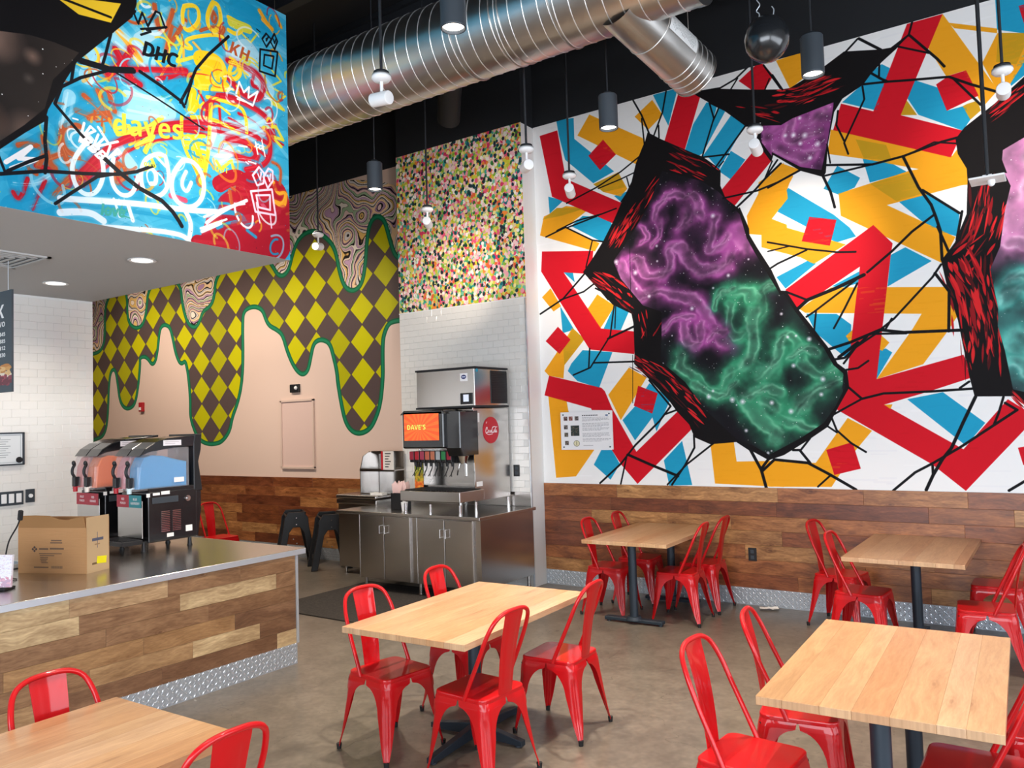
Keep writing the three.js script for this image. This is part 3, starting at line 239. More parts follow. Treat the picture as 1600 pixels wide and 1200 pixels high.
const grafTex = canvasTex(1700, Math.round(GH * GK), (c, w, h) => {
  // ART.gst uses x = distance from the far end towards the camera: far end is at the right of the picture
  c.fillStyle = '#35a9d0'; c.fillRect(0, 0, w, h);
  const X = (p) => p.map(([x, y]) => [GW - x, y]);
  for (let i = 0; i < 420; i++) { c.fillStyle = ['rgba(90,195,225,0.3)', 'rgba(20,140,185,0.35)', 'rgba(165,222,240,0.3)'][i % 3]; c.save(); c.translate(R() * w, R() * h); c.rotate(rr(-0.8, 0.8)); c.fillRect(-60, -8, rr(60, 260), rr(8, 30)); c.restore(); }
  const col = { c2: 'rgba(20,150,195,0.8)', c3: 'rgba(165,222,240,0.75)', w5: 'rgba(235,240,245,0.5)', o: '#b5562f', yl: '#f0b23c', y: '#f2cf2e', Y: '#f6c61e', yo: '#f0a428', l: '#d6d342', r: '#b5182c', R: '#a8162a', p: '#c84a6a', W: 'rgba(225,243,250,0.9)', w: '#f6f4f4', P: '#f3d3e6', B2: '#2f8fb8', k: '#12151c', t: '#3fa79a' };
  c.lineCap = c.lineJoin = 'round';
  const fills = ART.gfill.map(([k, p]) => [k, X(p)]);
  c.fillStyle = '#ab172c'; for (const [k, p] of fills) if (k === 'Rf') { smoothPath(c, p, GK, h); c.fill(); }
  for (const [k, wd, pts] of ART.gst) {
    c.strokeStyle = col[k] ?? '#fff'; c.lineWidth = wd * GK * ('ory'.includes(k) && wd > 3 ? 0.78 : 1); (('kwPlt'.includes(k) ? path : smoothPath))(c, X(pts), GK, h); c.stroke();
    if (k.length === 2 || k === 'o' || k === 'r' || k === 'W') { c.save(); c.globalAlpha = 0.35; c.lineWidth = wd * GK * 1.35; c.filter = 'blur(4px)'; c.stroke(); c.restore(); }
  }
  // second coat: thinner lines of neighbouring tones over the first strokes, then loose scribbles
  const over = { o: '#d0764a', r: '#d4303f', R: '#c02a3a', y: '#f8e27a', Y: '#f9dc5a', l: '#e6e47a', c2: '#2b9fca', c3: '#cdeef8', W: '#ffffff', yl: '#f6cf70', yo: '#f7c05a' };
  for (const [k, wd, pts] of ART.gst) if (over[k] && wd > 1.6) { const n = wd > 5 ? 4 : 2; for (let q = 0; q < n; q++) { c.save(); c.globalAlpha = 0.55; c.strokeStyle = q & 1 ? col[k] : over[k]; c.lineWidth = wd * GK * rr(0.1, 0.22); c.translate(rr(-0.4, 0.4) * wd * GK, rr(-0.4, 0.4) * wd * GK); smoothPath(c, X(pts), GK, h); c.stroke(); c.restore(); } }
  for (let i = 0; i < 150; i++) { const x = rr(0.42, 1) * w, y = rr(0.05, 1) * h, a = rr(0, 6.28), L = rr(30, 120); c.strokeStyle = ['#d6d342', '#b5182c', '#f2cf2e', '#e9f5fa', '#b5562f', '#1f93bd', '#8fd3ea', '#f0a428'][i % 8]; c.globalAlpha = rr(0.5, 0.9); c.lineWidth = rr(4, 12); c.beginPath(); c.moveTo(x, y); c.bezierCurveTo(x + L * Math.cos(a), y + L * Math.sin(a), x + L * Math.cos(a + 1.3), y + L * Math.sin(a + 1.3) * 1.2, x + L * 0.9 * Math.cos(a + 2), y + L * 0.9 * Math.sin(a + 2)); c.stroke(); } c.globalAlpha = 1;
  for (const [k, wd, pts] of ART.gst) if ('kwPW'.includes(k)) { c.strokeStyle = col[k]; c.lineWidth = wd * GK * (k === 'k' ? 1.25 : 1); (k === 'W' ? smoothPath : path)(c, X(pts), GK, h); c.stroke(); }
  for (let i = 0; i < 900; i++) { c.fillStyle = ['#b5182c', '#f2cf2e', '#f4f4f4', '#35a9d0', '#12151c'][i % 5]; c.globalAlpha = 0.6; c.beginPath(); c.arc(R() * w, R() * h, rr(0.6, 2.2), 0, 7); c.fill(); } c.globalAlpha = 1;
  for (const [s, k, size, x, y, a] of ART.gtext) { c.save(); c.translate((GW - x) * GK, h - y * GK); c.rotate(-a); c.transform(1, 0, -0.2, 1, 0, 0); c.font = `bold ${size * GK}px sans-serif`; c.fillStyle = c.strokeStyle = col[k]; if (k === 'k' || k === 't' || k === 'w') { c.lineWidth = size * GK * 0.1; c.font = `${size * GK}px sans-serif`; c.strokeText(s, 0, 0); } else c.fillText(s, 0, 0); c.restore(); }
  for (const [k, p] of fills.filter((f) => f[0] !== 'Rf')) {
    path(c, p, GK, h);
    if (k === 'yt') { c.fillStyle = '#e8c02c'; c.fill(); c.strokeStyle = '#131113'; c.lineWidth = 9; c.beginPath(); c.moveTo(p[0][0] * GK, h - p[0][1] * GK); c.lineTo(p[2][0] * GK, h - p[2][1] * GK - 20); c.stroke(); } else if (k === 'rock') {
      c.fillStyle = '#131113'; c.fill(); c.save(); c.clip();
      for (let i = 0; i < 60; i++) { c.strokeStyle = ['#6e1420', '#3a0d14', '#a01c2a'][i % 3]; c.lineWidth = rr(3, 9); const x = rr(0.15 * w, 0.5 * w), y = rr(0.1, 0.3) * h; c.beginPath(); c.moveTo(x, y); c.lineTo(x + rr(30, 110), y + rr(5, 40)); c.stroke(); }
      c.restore();
    } else {
      c.save(); c.clip(); c.fillStyle = '#2e2825'; c.fillRect(0, 0, w, h);
      for (let i = 0; i < 60; i++) { const x = rr(0.15, 0.5) * w, y = rr(0.1, 0.9) * h, r = rr(20, 90), g = c.createRadialGradient(x, y, 0, x, y, r), q = ['150,120,105', '40,34,32', '190,140,115', '90,80,74'][i % 4]; g.addColorStop(0, `rgba(${q},0.7)`); g.addColorStop(1, `rgba(${q},0)`); c.fillStyle = g; c.fillRect(0, 0, w, h); }
      for (let i = 0; i < 80; i++) { c.fillStyle = '#fff'; c.beginPath(); c.arc(rr(0.2, 0.5) * w, rr(0.1, 0.9) * h, rr(0.8, 2.4), 0, 7); c.fill(); }
      c.restore();
    }
  }
});
// ---------- the room ----------
const ZB = -7.7231, YT = 5.255;                     // back wall plane, top of the painting
const concrete = dataTex(1024, 1024, (x, y) => {
  const u = x / 1024 * 32, v = y / 1024 * 32; let k = 0.55 * fbm(u, v, 4) + 0.3 * fbm(u * 4, v * 4, 3) + 0.15 * N128(x / 4, y / 4);
  const a = fbm(u * 0.5 + 50, v * 0.5 + 20, 3), crack = Math.abs(a - 0.5) < 0.0022 ? 0.75 : 1;
  k = (0.72 + 0.34 * (k - 0.5)) * crack; return [186 * k, 179 * k, 169 * k];
});
concrete.repeat.set(1 / 5, 1 / 5);
M.floor = phys(0xc4bdb4, { map: concrete, roughness: 0.34, clearcoat: 0.25, clearcoatRoughness: 0.25 });
const floor = struct('floor', 'polished brown grey concrete floor');
mesh('slab', uvMetres(bx(20, 0.2, 13, -5.3, -0.1, -1.5), (x, y, z) => [x, z]), M.floor, floor);

const ceiling = struct('ceiling', 'dark exposed ceiling deck with black joists');
mesh('deck', bx(20, 0.2, 13, -5.3, 6.3, -1.5), M.darkWall, ceiling);
for (let i = 0; i < 11; i++) { const z = -7.2 + i * 1.15; mesh('joist', [bx(20, 0.05, 0.1, -5.3, 6.17, z), bx(20, 0.05, 0.1, -5.3, 5.83, z), bx(20, 0.32, 0.015, -5.3, 6.0, z)], M.darkMetal, ceiling); }
mesh('pipe', cylX(0.06, 9, -4.5, 5.7, -6.6), M.darkMetal, ceiling);
mesh('pipe', cylX(0.09, 12, -7.0, 5.45, -5.6), M.darkMetal, ceiling);
mesh('pipe', tube([[-4.7, 5.9, -6.4], [-5.2, 5.6, -6.6], [-5.6, 5.3, -7.0]], 0.13, 20, 14), M.darkMetal, ceiling);

const wallBack = struct('wall_back', 'back wall with mural paintings above wood plank wainscot');
mesh('wall_body', bx(20, 6.2, 0.2, -5.3, 3.1, ZB - 0.104), M.darkWall, wallBack);
const flat = (map, roughness = 0.55) => phys(0xffffff, { roughness, specularIntensity: 0.35, map });
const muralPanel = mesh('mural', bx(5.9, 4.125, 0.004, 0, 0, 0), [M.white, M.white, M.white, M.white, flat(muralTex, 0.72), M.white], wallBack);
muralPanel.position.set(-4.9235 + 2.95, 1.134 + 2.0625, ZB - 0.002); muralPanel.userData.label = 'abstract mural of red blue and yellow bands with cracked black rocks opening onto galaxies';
place(mesh('painted_band', bx(3.62, 4.125, 0.004), M.white, wallBack), 0.9765 + 1.81, 1.134 + 2.0625, ZB - 0.002);
const dripPanel = mesh('mural', bx(7.95, 4.125, 0.004), [M.cream, M.cream, M.cream, M.cream, flat(dripTex, 0.5), M.cream], wallBack);
dripPanel.position.set(-14.8 + 3.975, 1.134 + 2.0625, ZB - 0.002); dripPanel.userData.label = 'mural of dripping yellow and brown harlequin diamonds with green outline';

const wainTones = woodMats([0xca8450, 0xb06a40, 0x9c5a34, 0xd6965c, 0xb87444, 0x925232, 0xc27e4c, 0xdca66c], WOOD, 0.42, { clearcoat: 0.25, clearcoatRoughness: 0.3 });
function plankRun(parent, a0, a1, y0, rows, rh, tones, turn, at, depth, lens, pick) {
  for (let r = 0; r < rows; r++) {
    let a = a0; const first = rr(lens[0] * 0.3, lens[1] * 0.9); let L = first;
    while (a < a1 - 0.01) {
      if (a1 - (a + L) < 0.25) L = a1 - a;
      const d = depth + rr(-0.0012, 0.0012);
      const m = mesh('plank', plank(L - 0.0012, rh - 0.0012, d, 0.0012, rr(0, 2), rr(0, 1)), tones[pick ? pick(r, a) : Math.floor(R() * tones.length)], parent);
      if (turn) { m.rotation.y = Math.PI / 2; m.position.set(at + d / 2, y0 + rh * (r + 0.5), a + L / 2); } else m.position.set(a + L / 2, y0 + rh * (r + 0.5), at + d / 2);
      a += L; L = rr(lens[0], lens[1]);
    }
  }
}
plankRun(wallBack, -4.9235, 1.3, 0.165, 7, 0.1385, wainTones, false, ZB - 0.002, 0.018, [0.6, 1.5]);
plankRun(wallBack, -12.4, -6.85, 0.165, 7, 0.1385, wainTones, false, ZB - 0.002, 0.018, [0.6, 1.5]);
mesh('wainscot_end', [bx(3.3, 0.97, 0.018, 2.95, 0.65, ZB + 0.007), bx(2.8, 0.97, 0.018, -13.8, 0.65, ZB + 0.007)], wainTones[0], wallBack);

function baseboard(name, label, x0, x1, z0, z1) {
  const s = struct(name, label), L = Math.hypot(x1 - x0, z1 - z0), g = uvMetres(bx(L, 0.165, 0.012), (x, y) => [x, y]);
  const m = mesh('tread_plate', g, M.tread, s); m.position.set((x0 + x1) / 2, 0.0825, (z0 + z1) / 2); m.rotation.y = Math.atan2(-(z1 - z0), x1 - x0);
  const b = mesh('tread_bars', lozenges(Math.min(L, 6), 0.165), M.treadBar, s); b.userData.kind = 'stuff'; b.position.set(x0 < -10 ? x1 - 3 : x0 + 3, 0.0825, z0 + 0.0065); return s;
}
baseboard('baseboard_back', 'silver diamond tread plate skirting below the wood planks', -4.9235, 4.5, ZB + 0.006, ZB + 0.006);
baseboard('baseboard_back_left', 'diamond tread plate skirting behind the drinks station', -15, -6.85, ZB + 0.006, ZB + 0.006);

// pier with dotted painting over white tiles
const pier = struct('wall_pier', 'white tiled pier with confetti dot painting above'); pier.userData.category = 'wall';
const PX0 = -6.85, PX1 = -4.9235, PZ = -7.465;
mesh('pier_body', bx(PX1 - PX0, 5.25, 0.25, (PX0 + PX1) / 2, 2.625, PZ - 0.133), M.whiteWall, pier);
mesh('pier_top', bx(PX1 - PX0, 0.95, 0.25, (PX0 + PX1) / 2, 5.725, PZ - 0.133), M.darkWall, pier);
const dots = mesh('mural', bx(PX1 - PX0, 2.01, 0.006), [M.white, M.white, M.white, M.white, flat(dotsTex), M.white], pier);
dots.position.set((PX0 + PX1) / 2, 3.245 + 1.005, PZ - 0.003); dots.userData.label = 'painting of dense multicoloured confetti dots';
mesh('corner_trim', bx(0.012, 3.24, 0.02, PX1 - 0.006, 1.62, PZ + 0.004), M.alu, pier);
mesh('trim', bx(PX1 - PX0, 0.012, 0.014, (PX0 + PX1) / 2, 3.243, PZ + 0.003), M.white, pier);
const TW = 0.1524, TH = 0.0765;
const tileGeo = plank(TW - 0.002, TH - 0.002, 0.008, 0.0016), tileHalf = plank(TW / 2 - 0.002, TH - 0.002, 0.008, 0.0016);
{
  const rest = []; let made = 0;
  for (let r = 41; r >= 0; r--) for (let i = 0; i < 13; i++) {
    const odd = r & 1, y = 0.03 + TH * (r + 0.5); let x = PX0 + TW * (i + 0.5) + (odd ? TW / 2 : 0); if (x > PX1 - TW / 2 + 0.04 || y > 3.23) continue;
    if (x + TW / 2 > PX1 - 0.012) continue;
    const hidden = y < 0.95 || (y < 2.4 && x > -5.95 && x < -5.2);
    if (made < 296 && !hidden) { made++; place(mesh('tile', tileGeo, M.tile, pier), x, y, PZ).rotation.set(rr(-0.006, 0.006), rr(-0.006, 0.006), 0); } else rest.push(tileGeo.clone().translate(x, y, PZ));
  }
  for (let r = 1; r < 42; r += 2) rest.push(tileHalf.clone().translate(PX0 + TW / 4, 0.03 + TH * (r + 0.5), PZ));
  mesh('tile_rest', rest, M.tile, pier).userData.kind = 'stuff';
}
// kitchen: tiled wall, bulkhead with graffiti
const XK = -8.105, XS = -5.06, ZS = -4.24, YS = 3.2;
const wallKitchen = struct('wall_kitchen', 'white tiled kitchen wall behind the counter'); wallKitchen.userData.category = 'wall';
mesh('wall_body', bx(0.2, 3.2, 8.7, XK - 0.104, 1.6, 0.11), M.whiteWall, wallKitchen);
{
  const g = []; const one = plank(TW - 0.0008, TH - 0.0008, 0.008, 0.001).rotateY(Math.PI / 2);
  for (let r = 0; r < 41; r++) for (let i = 0; i < 15; i++) { const z = ZS + 0.005 + TW * (i + 0.5) + (r & 1 ? TW / 2 : 0), y = 0.04 + TH * (r + 0.5); g.push(one.clone().rotateZ(rr(-0.003, 0.003)).translate(XK, y, z)); }
  for (let r = 1; r < 41; r += 2) g.push(plank(TW / 2 - 0.0008, TH - 0.0008, 0.008, 0.001).rotateY(Math.PI / 2).translate(XK, 0.04 + TH * (r + 0.5), ZS + 0.005 + TW / 4));
  mesh('subway_tiles', g, M.tile, wallKitchen).userData.kind = 'stuff';
}
const bulk = struct('ceiling_bulkhead', 'low grey ceiling over the kitchen with graffiti painted front');
mesh('soffit', bx(3.24, 2.02, 8.7, XS - 1.624, YS + 1.01, ZS + 4.35), M.ceilingGrey, bulk);
{
  const m = mesh('mural', bx(0.004, 2.02, 3.1), [flat(grafTex, 0.5), M.white, M.white, M.white, M.white, M.white], bulk);
  m.position.set(XS - 0.002, YS + 1.01, ZS + 1.55); m.userData.label = 'graffiti painting in cyan red yellow and white with black cracks';
  // picture is 2.05 m tall in the texture: show its lower 2.02 m
  const uv = m.geometry.attributes.uv; for (let i = 0; i < uv.count; i++) uv.setY(i, uv.getY(i) * 2.02 / 2.05);
  mesh('painted_band', bx(0.004, 2.02, 5.6, XS - 0.002, YS + 1.01, ZS + 3.1 + 2.8), std(0x35a9d0, 0.4), bulk);
}
// outer walls
const wl = struct('wall_left', 'pale wall at the far left end'); mesh('wall_body', bx(0.2, 6.2, 13, -15.2, 3.1, -1.5), M.cream, wl);
function glazed(name, label, axis, at, a0, a1, w0, w1, n) {   // wall with a band of windows from w0 to w1, 0.4 to 3.1 m high
  const s = struct(name, label), T = 0.2, g = [];
  const seg = (p, q, y0, y1) => { const L = q - p, c = (p + q) / 2; g.push(axis === 'x' ? bx(L, y1 - y0, T, c, (y0 + y1) / 2, at) : bx(T, y1 - y0, L, at, (y0 + y1) / 2, c)); };
  seg(a0, w0, 0, 6.2); seg(w1, a1, 0, 6.2); seg(w0, w1, 0, 0.4); seg(w0, w1, 3.1, 6.2);
  mesh('wall_body', g, M.whiteWall, s); return s;
}
glazed('wall_front', 'front wall with wide shop windows', 'x', 4.6, -15.3, 4.7, -4.2, 3.8);
glazed('wall_right', 'right wall with wide shop windows', 'z', 4.6, -7.9, 4.7, -5.9, 3.1);
function windowFrame(name, axis, at, w0, w1, n) {
  const s = struct(name, 'dark aluminium shop window with mullions'), L = w1 - w0;
  const bar = (c, y, l, h) => (axis === 'x' ? bx(l, h, 0.06, c, y, at) : bx(0.06, h, l, at, y, c));
  mesh('window_frame', [bar((w0 + w1) / 2, 0.43, L, 0.06), bar((w0 + w1) / 2, 3.07, L, 0.06)], M.darkMetal, s);
  for (let i = 0; i <= n; i++) mesh('mullion', bar(w0 + L * i / n, 1.75, 0.06, 2.6), M.darkMetal, s);
  const glass = phys(0xffffff, { roughness: 0.02, transmission: 1, thickness: 0, ior: 1.45 });
  for (let i = 0; i < n; i++) mesh('pane', axis === 'x' ? bx(L / n - 0.06, 2.58, 0.006, w0 + L * (i + 0.5) / n, 1.75, at) : bx(0.006, 2.58, L / n - 0.06, at, 1.75, w0 + L * (i + 0.5) / n), glass, s);
}
windowFrame('window_1', 'x', 4.62, -4.2, 3.8, 5);
windowFrame('window_2', 'z', 4.62, -5.9, 3.1, 6);
// ---------- red metal chairs ----------
function shell(nu, nv, f, th) {                       // closed sheet of thickness th: f(u, v) -> Vector3, u, v in 0..1
  const P = [], idx = [], pos = []; const e = 1e-3;
  for (let j = 0; j <= nv; j++) for (let i = 0; i <= nu; i++) {
    const u = i / nu, v = j / nv, p = f(u, v), a = f(Math.min(1, u + e), v).sub(f(Math.max(0, u - e), v)), b = f(u, Math.min(1, v + e)).sub(f(u, Math.max(0, v - e)));
    P.push([p, a.cross(b).normalize()]);
  }
  const n = (nu + 1) * (nv + 1);
  for (const s of [0.5, -0.5]) for (const [p, k] of P) pos.push(p.x + k.x * th * s, p.y + k.y * th * s, p.z + k.z * th * s);
  const quad = (a, b, c, d) => idx.push(a, b, c, a, c, d), at = (i, j) => j * (nu + 1) + i;
  for (let j = 0; j < nv; j++) for (let i = 0; i < nu; i++) { quad(at(i, j), at(i + 1, j), at(i + 1, j + 1), at(i, j + 1)); quad(n + at(i, j), n + at(i, j + 1), n + at(i + 1, j + 1), n + at(i + 1, j)); }
  const g = new THREE.BufferGeometry(); g.setAttribute('position', new THREE.Float32BufferAttribute(pos, 3)); g.setIndex(idx); g.computeVertexNormals();
  const rim = [], ri = []; const edge = (list) => { for (let k = 0; k < list.length - 1; k++) { const b = rim.length / 3; for (const q of [list[k], list[k + 1], list[k + 1] + n, list[k] + n]) rim.push(pos[q * 3], pos[q * 3 + 1], pos[q * 3 + 2]); ri.push(b, b + 2, b + 1, b, b + 3, b + 2); } };
  edge([...Array(nu + 1).keys()].map((i) => at(i, 0))); edge([...Array(nu + 1).keys()].map((i) => at(nu - i, nv))); edge([...Array(nv + 1).keys()].map((j) => at(0, nv - j))); edge([...Array(nv + 1).keys()].map((j) => at(nu, j)));
  const h = new THREE.BufferGeometry(); h.setAttribute('position', new THREE.Float32BufferAttribute(rim, 3)); h.setIndex(ri); h.computeVertexNormals();
  const out = mergeGeometries([g.toNonIndexed(), h.toNonIndexed()]); out.setAttribute('uv', new THREE.Float32BufferAttribute(new Float32Array(out.attributes.position.count * 2), 2)); return out;
}
function legGeo(sx, sz) {
  const top = 0.436, H = 0.424, A = 0.172;
  const W = (d) => { if (d < 0.042) return A; if (d < 0.18) { const t = 1 - (d - 0.042) / 0.138; return A - 0.102 * Math.sqrt(Math.max(0, 1 - t * t)); } if (d < 0.34) return 0.07 - (d - 0.18) / 0.16 * 0.03; return 0.04 - (d - 0.34) / (H - 0.34) * 0.022; };
  const rows = [0, 0.02, 0.038, 0.043, 0.048, 0.056, 0.07, 0.088, 0.112, 0.145, 0.18, 0.23, 0.29, 0.34, 0.39, H];
  const dv = (v) => { const k = v * (rows.length - 1), i = Math.min(rows.length - 2, Math.floor(k)); return rows[i] + (rows[i + 1] - rows[i]) * (k - i); };
  return shell(16, rows.length - 1, (u, v) => {
    const d = dv(v), w = W(d), a = A + 0.006 * Math.min(1, d / 0.03) + 0.085 * d + 0.06 * Math.max(0, d - 0.1) ** 2, s = u * 2 - 1, l = Math.sign(s) * Math.pow(Math.abs(s), 1.25) * w;
    const extra = sz < 0 ? 0.045 * d : 0; let x = a - Math.max(0, l), z = a + extra - Math.max(0, -l);
    const r = Math.exp(-((l / 0.022) ** 2)) * 0.011; x -= r; z -= r;                      // rounded corner
    if (d > 0.085) { const fl = Math.exp(-((l / 0.02) ** 4)) * 0.007 * Math.min(1, (d - 0.085) / 0.03) * (d > 0.33 ? Math.max(0, (0.4 - d) / 0.07) : 1); x -= fl; z -= fl; }   // pressed flute
    return sx * sz > 0 ? V(sx * x, top - d, sz * z) : V(sx * x, top - d, sz * z);
  }, 0.003);
}
const chairGeo = (() => {
  const rs = (a, r) => { const s = new THREE.Shape(); s.moveTo(-a + r, -a); s.lineTo(a - r, -a); s.quadraticCurveTo(a, -a, a, -a + r); s.lineTo(a, a - r); s.quadraticCurveTo(a, a, a - r, a); s.lineTo(-a + r, a); s.quadraticCurveTo(-a, a, -a, a - r); s.lineTo(-a, -a + r); s.quadraticCurveTo(-a, -a, -a + r, -a); return s; };
  const seat = new THREE.ExtrudeGeometry(rs(0.168, 0.045), { depth: 0.012, bevelEnabled: true, bevelSize: 0.009, bevelThickness: 0.008, bevelSegments: 3, curveSegments: 6 }).rotateX(-Math.PI / 2).translate(0, 0.429, 0);
  const lip = new THREE.TorusGeometry(0.16, 0.004, 6, 4).rotateX(Math.PI / 2).rotateY(Math.PI / 4).scale(1.25, 1, 1.25).translate(0, 0.4545, 0);
  const hoop = tube([[-0.178, 0.432, -0.045], [-0.176, 0.5, -0.075], [-0.172, 0.66, -0.15], [-0.163, 0.775, -0.2], [-0.135, 0.845, -0.233], [-0.085, 0.874, -0.247], [0, 0.882, -0.251], [0.085, 0.874, -0.247], [0.135, 0.845, -0.233], [0.163, 0.775, -0.2], [0.172, 0.66, -0.15], [0.176, 0.5, -0.075], [0.178, 0.432, -0.045]], 0.0115, 56, 9);
  const slat = shell(12, 14, (u, v) => {
    const s = u * 2 - 1, w = 0.055 + 0.02 * v, y = 0.444 + 0.438 * v, ridge = 0.0035 * (Math.exp(-(((Math.abs(s) - 0.62) / 0.09) ** 2))) * (v > 0.12 && v < 0.9 ? 1 : 0);
    return V(s * w, y, -0.172 - 0.082 * v + 0.012 * Math.sin(Math.PI * v) - 0.006 * (1 - s * s) + ridge + (v > 0.97 ? 0.004 : 0));
  }, 0.003);
  const legs = []; for (const sx of [-1, 1]) for (const sz of [-1, 1]) legs.push([legGeo(sx, sz), cyl(0.016, 0.013, 0.03, sx * 0.207, 0.0155, sz * 0.207 + (sz < 0 ? -0.019 : 0), 10)]);
  const brace = [rod([-0.17, 0.405, -0.17], [0.17, 0.405, 0.17], 0.006, 6), rod([-0.17, 0.398, 0.17], [0.17, 0.398, -0.17], 0.006, 6)];
  void lip; return { seat, hoop, slat, legs, brace: mergeGeometries(brace.map(plain)) };
})();
function chair(x, z, face, label, group) {           // face: direction of the seat front, degrees from +x towards -z
  const t = thing('red_chair', label, 'chair', [x, 0, z], Math.PI / 2 + face * Math.PI / 180, group);
  mesh('seat', chairGeo.seat, M.red, t); mesh('back_frame', chairGeo.hoop, M.red, t); mesh('back_slat', chairGeo.slat, M.red, t);
  for (const [l, f] of chairGeo.legs) { const o = mesh('leg', l, M.red, t); mesh('rubber_foot', f, M.rubber, o); }
  mesh('cross_brace', chairGeo.brace, M.rubber, t); return t;
}
// ---------- tables ----------
const mapleTones = woodMats([0xe0b78c, 0xdaae82, 0xe6c29c, 0xd6a87c, 0xe2bc92], MAPLE, 0.33, { clearcoat: 0.35, clearcoatRoughness: 0.2 });
function table(x, z, deg, label, W, L, base) {
  const t = thing('wood_table', label, 'table', [x, 0, z], deg * Math.PI / 180), top = new THREE.Group(); top.name = 'table_top'; t.add(top);
  let a = -W / 2; const ws = []; let s = 0; while (s < W - 0.16) { const w = rr(0.09, 0.15); ws.push(w); s += w; } ws.push(W - s);
  ws.forEach((w, i) => { const m = mesh('board', plank(w - 0.0006, 0.033, L, 0.0012, rr(0, 3), rr(0, 1), 'z'), mapleTones[Math.floor(R() * 5)], top); m.position.set(a + w / 2, 0.7335, 0); a += w; });
  const cols = base === 'cross' ? [0] : base === 'one' ? [0] : [L / 2 - 0.19, -L / 2 + 0.19];
  for (const c of cols) {
    mesh('column', cyl(0.038, 0.038, 0.67, 0, 0.385, c, 24), M.iron, t);
    mesh('top_plate', rbx(W * 0.55, 0.012, base === 'cross' ? L * 0.5 : 0.09, 0.003, 0, 0.711, c), M.iron, t);
    if (base === 'cross') {
      for (let k = 0; k < 4; k++) { const len = k & 1 ? 0.32 : 0.44, g = new THREE.ExtrudeGeometry(new THREE.Shape([[0.0, 0.02], [len - 0.03, 0.012], [len, 0.012], [len, 0.034], [len - 0.04, 0.042], [0.08, 0.075], [0, 0.085]].map((p) => new THREE.Vector2(...p))), { depth: 0.036, bevelEnabled: true, bevelSize: 0.004, bevelThickness: 0.004, bevelSegments: 2 }).translate(0, 0, -0.018);
        const o = mesh('base_foot', [g, cyl(0.018, 0.02, 0.014, len - 0.03, 0.007, 0, 10)], M.iron, t); o.rotation.y = Math.PI / 2 + k * Math.PI / 2; o.position.z = c; }
    } else mesh('base_foot', [rbx(0.56, 0.032, 0.075, 0.008, 0, 0.03, c), cyl(0.06, 0.075, 0.03, 0, 0.05, c, 20), cyl(0.018, 0.02, 0.014, 0.25, 0.007, c, 10), cyl(0.018, 0.02, 0.014, -0.25, 0.007, c, 10)], M.iron, t);
  }
  return t;
}
table(-2.94, -3.78, 2.4, 'maple plank table with black cross-shaped base, four chairs around it', 0.83, 1.33, 'cross');
table(-0.655, -3.8, 2.0, 'maple plank table with scuffed top standing clear of the wall on two black columns', 0.83, 1.33, 'two');
table(-3.29, -7.03, 2.0, 'maple plank table pushed against the wood wall below the white placard', 0.82, 1.31, 'two');
table(-1.03, -7.04, 0, 'maple plank table with a single black column pushed against the wood wall', 0.82, 1.31, 'cross');
table(-2.9, -1.18, 1.5, 'maple plank table beside the plank-fronted counter', 0.8, 1.31, 'two');
const CH = 'red metal chairs at the tables';
chair(-3.275, -3.42, -8, 'red metal chair on the counter side of the cross-based table, far from the drinks station', CH);
chair(-3.29, -4.16, 2, 'red metal chair on the counter side of the cross-based table, end nearer the drinks station', CH);
chair(-2.63, -3.42, 177, 'red metal chair at the cross-based table, back to the scuffed table, far from the mural', CH);
chair(-2.585, -4.165, 184, 'red metal chair at the cross-based table, back to the scuffed table, end towards the mural', CH);
chair(-3.64, -6.85, 2, 'red metal chair at the placard table, back to the drinks station, away from the wall', CH);
chair(-3.6, -7.4, 4, 'red metal chair against the wood wall beneath the white placard', CH);
chair(-2.95, -6.88, 184, 'red metal chair at the placard table facing the drinks station, away from the wall', CH);
chair(-2.94, -7.4, 180, 'red metal chair at the placard table facing the drinks station, next to the wood wall', CH);
chair(-1.66, -7.36, -10, 'red metal chair next to the wood wall, right of the wall outlet, facing a table', CH);
chair(-1.36, -6.72, -4, 'red metal chair beside the outlet-side edge of the table below the galaxy rock', CH);
chair(-0.52, -6.52, 186, 'red metal chair at the wall table, its seat seen just past the scuffed table', CH);
chair(-0.5, -7.42, 180, 'red metal chair against the wood wall, beyond the wall table', CH);
chair(-1.13, -3.3, -4, 'red metal chair in the aisle at the scuffed table, pulled furthest out', CH);
chair(-1.1, -3.95, 8, 'red metal chair in the aisle tucked under the scuffed table, towards the mural wall', CH);
chair(-0.36, -3.63, 180, 'red metal chair pushed under the scuffed table opposite the aisle', CH);
chair(-0.1, -4.2, 178, 'red metal chair behind the scuffed table corner, only its frame showing', CH);
chair(-3.2, -1.62, 2, 'red metal chair standing between the plank counter and the table beside it', CH);
chair(-2.5, -1.62, 180, 'red metal chair at the table beside the counter, on the aisle side', CH);
chair(-9.25, -6.5, 0, 'red metal chair standing behind the slush machines by the wood wall', CH);
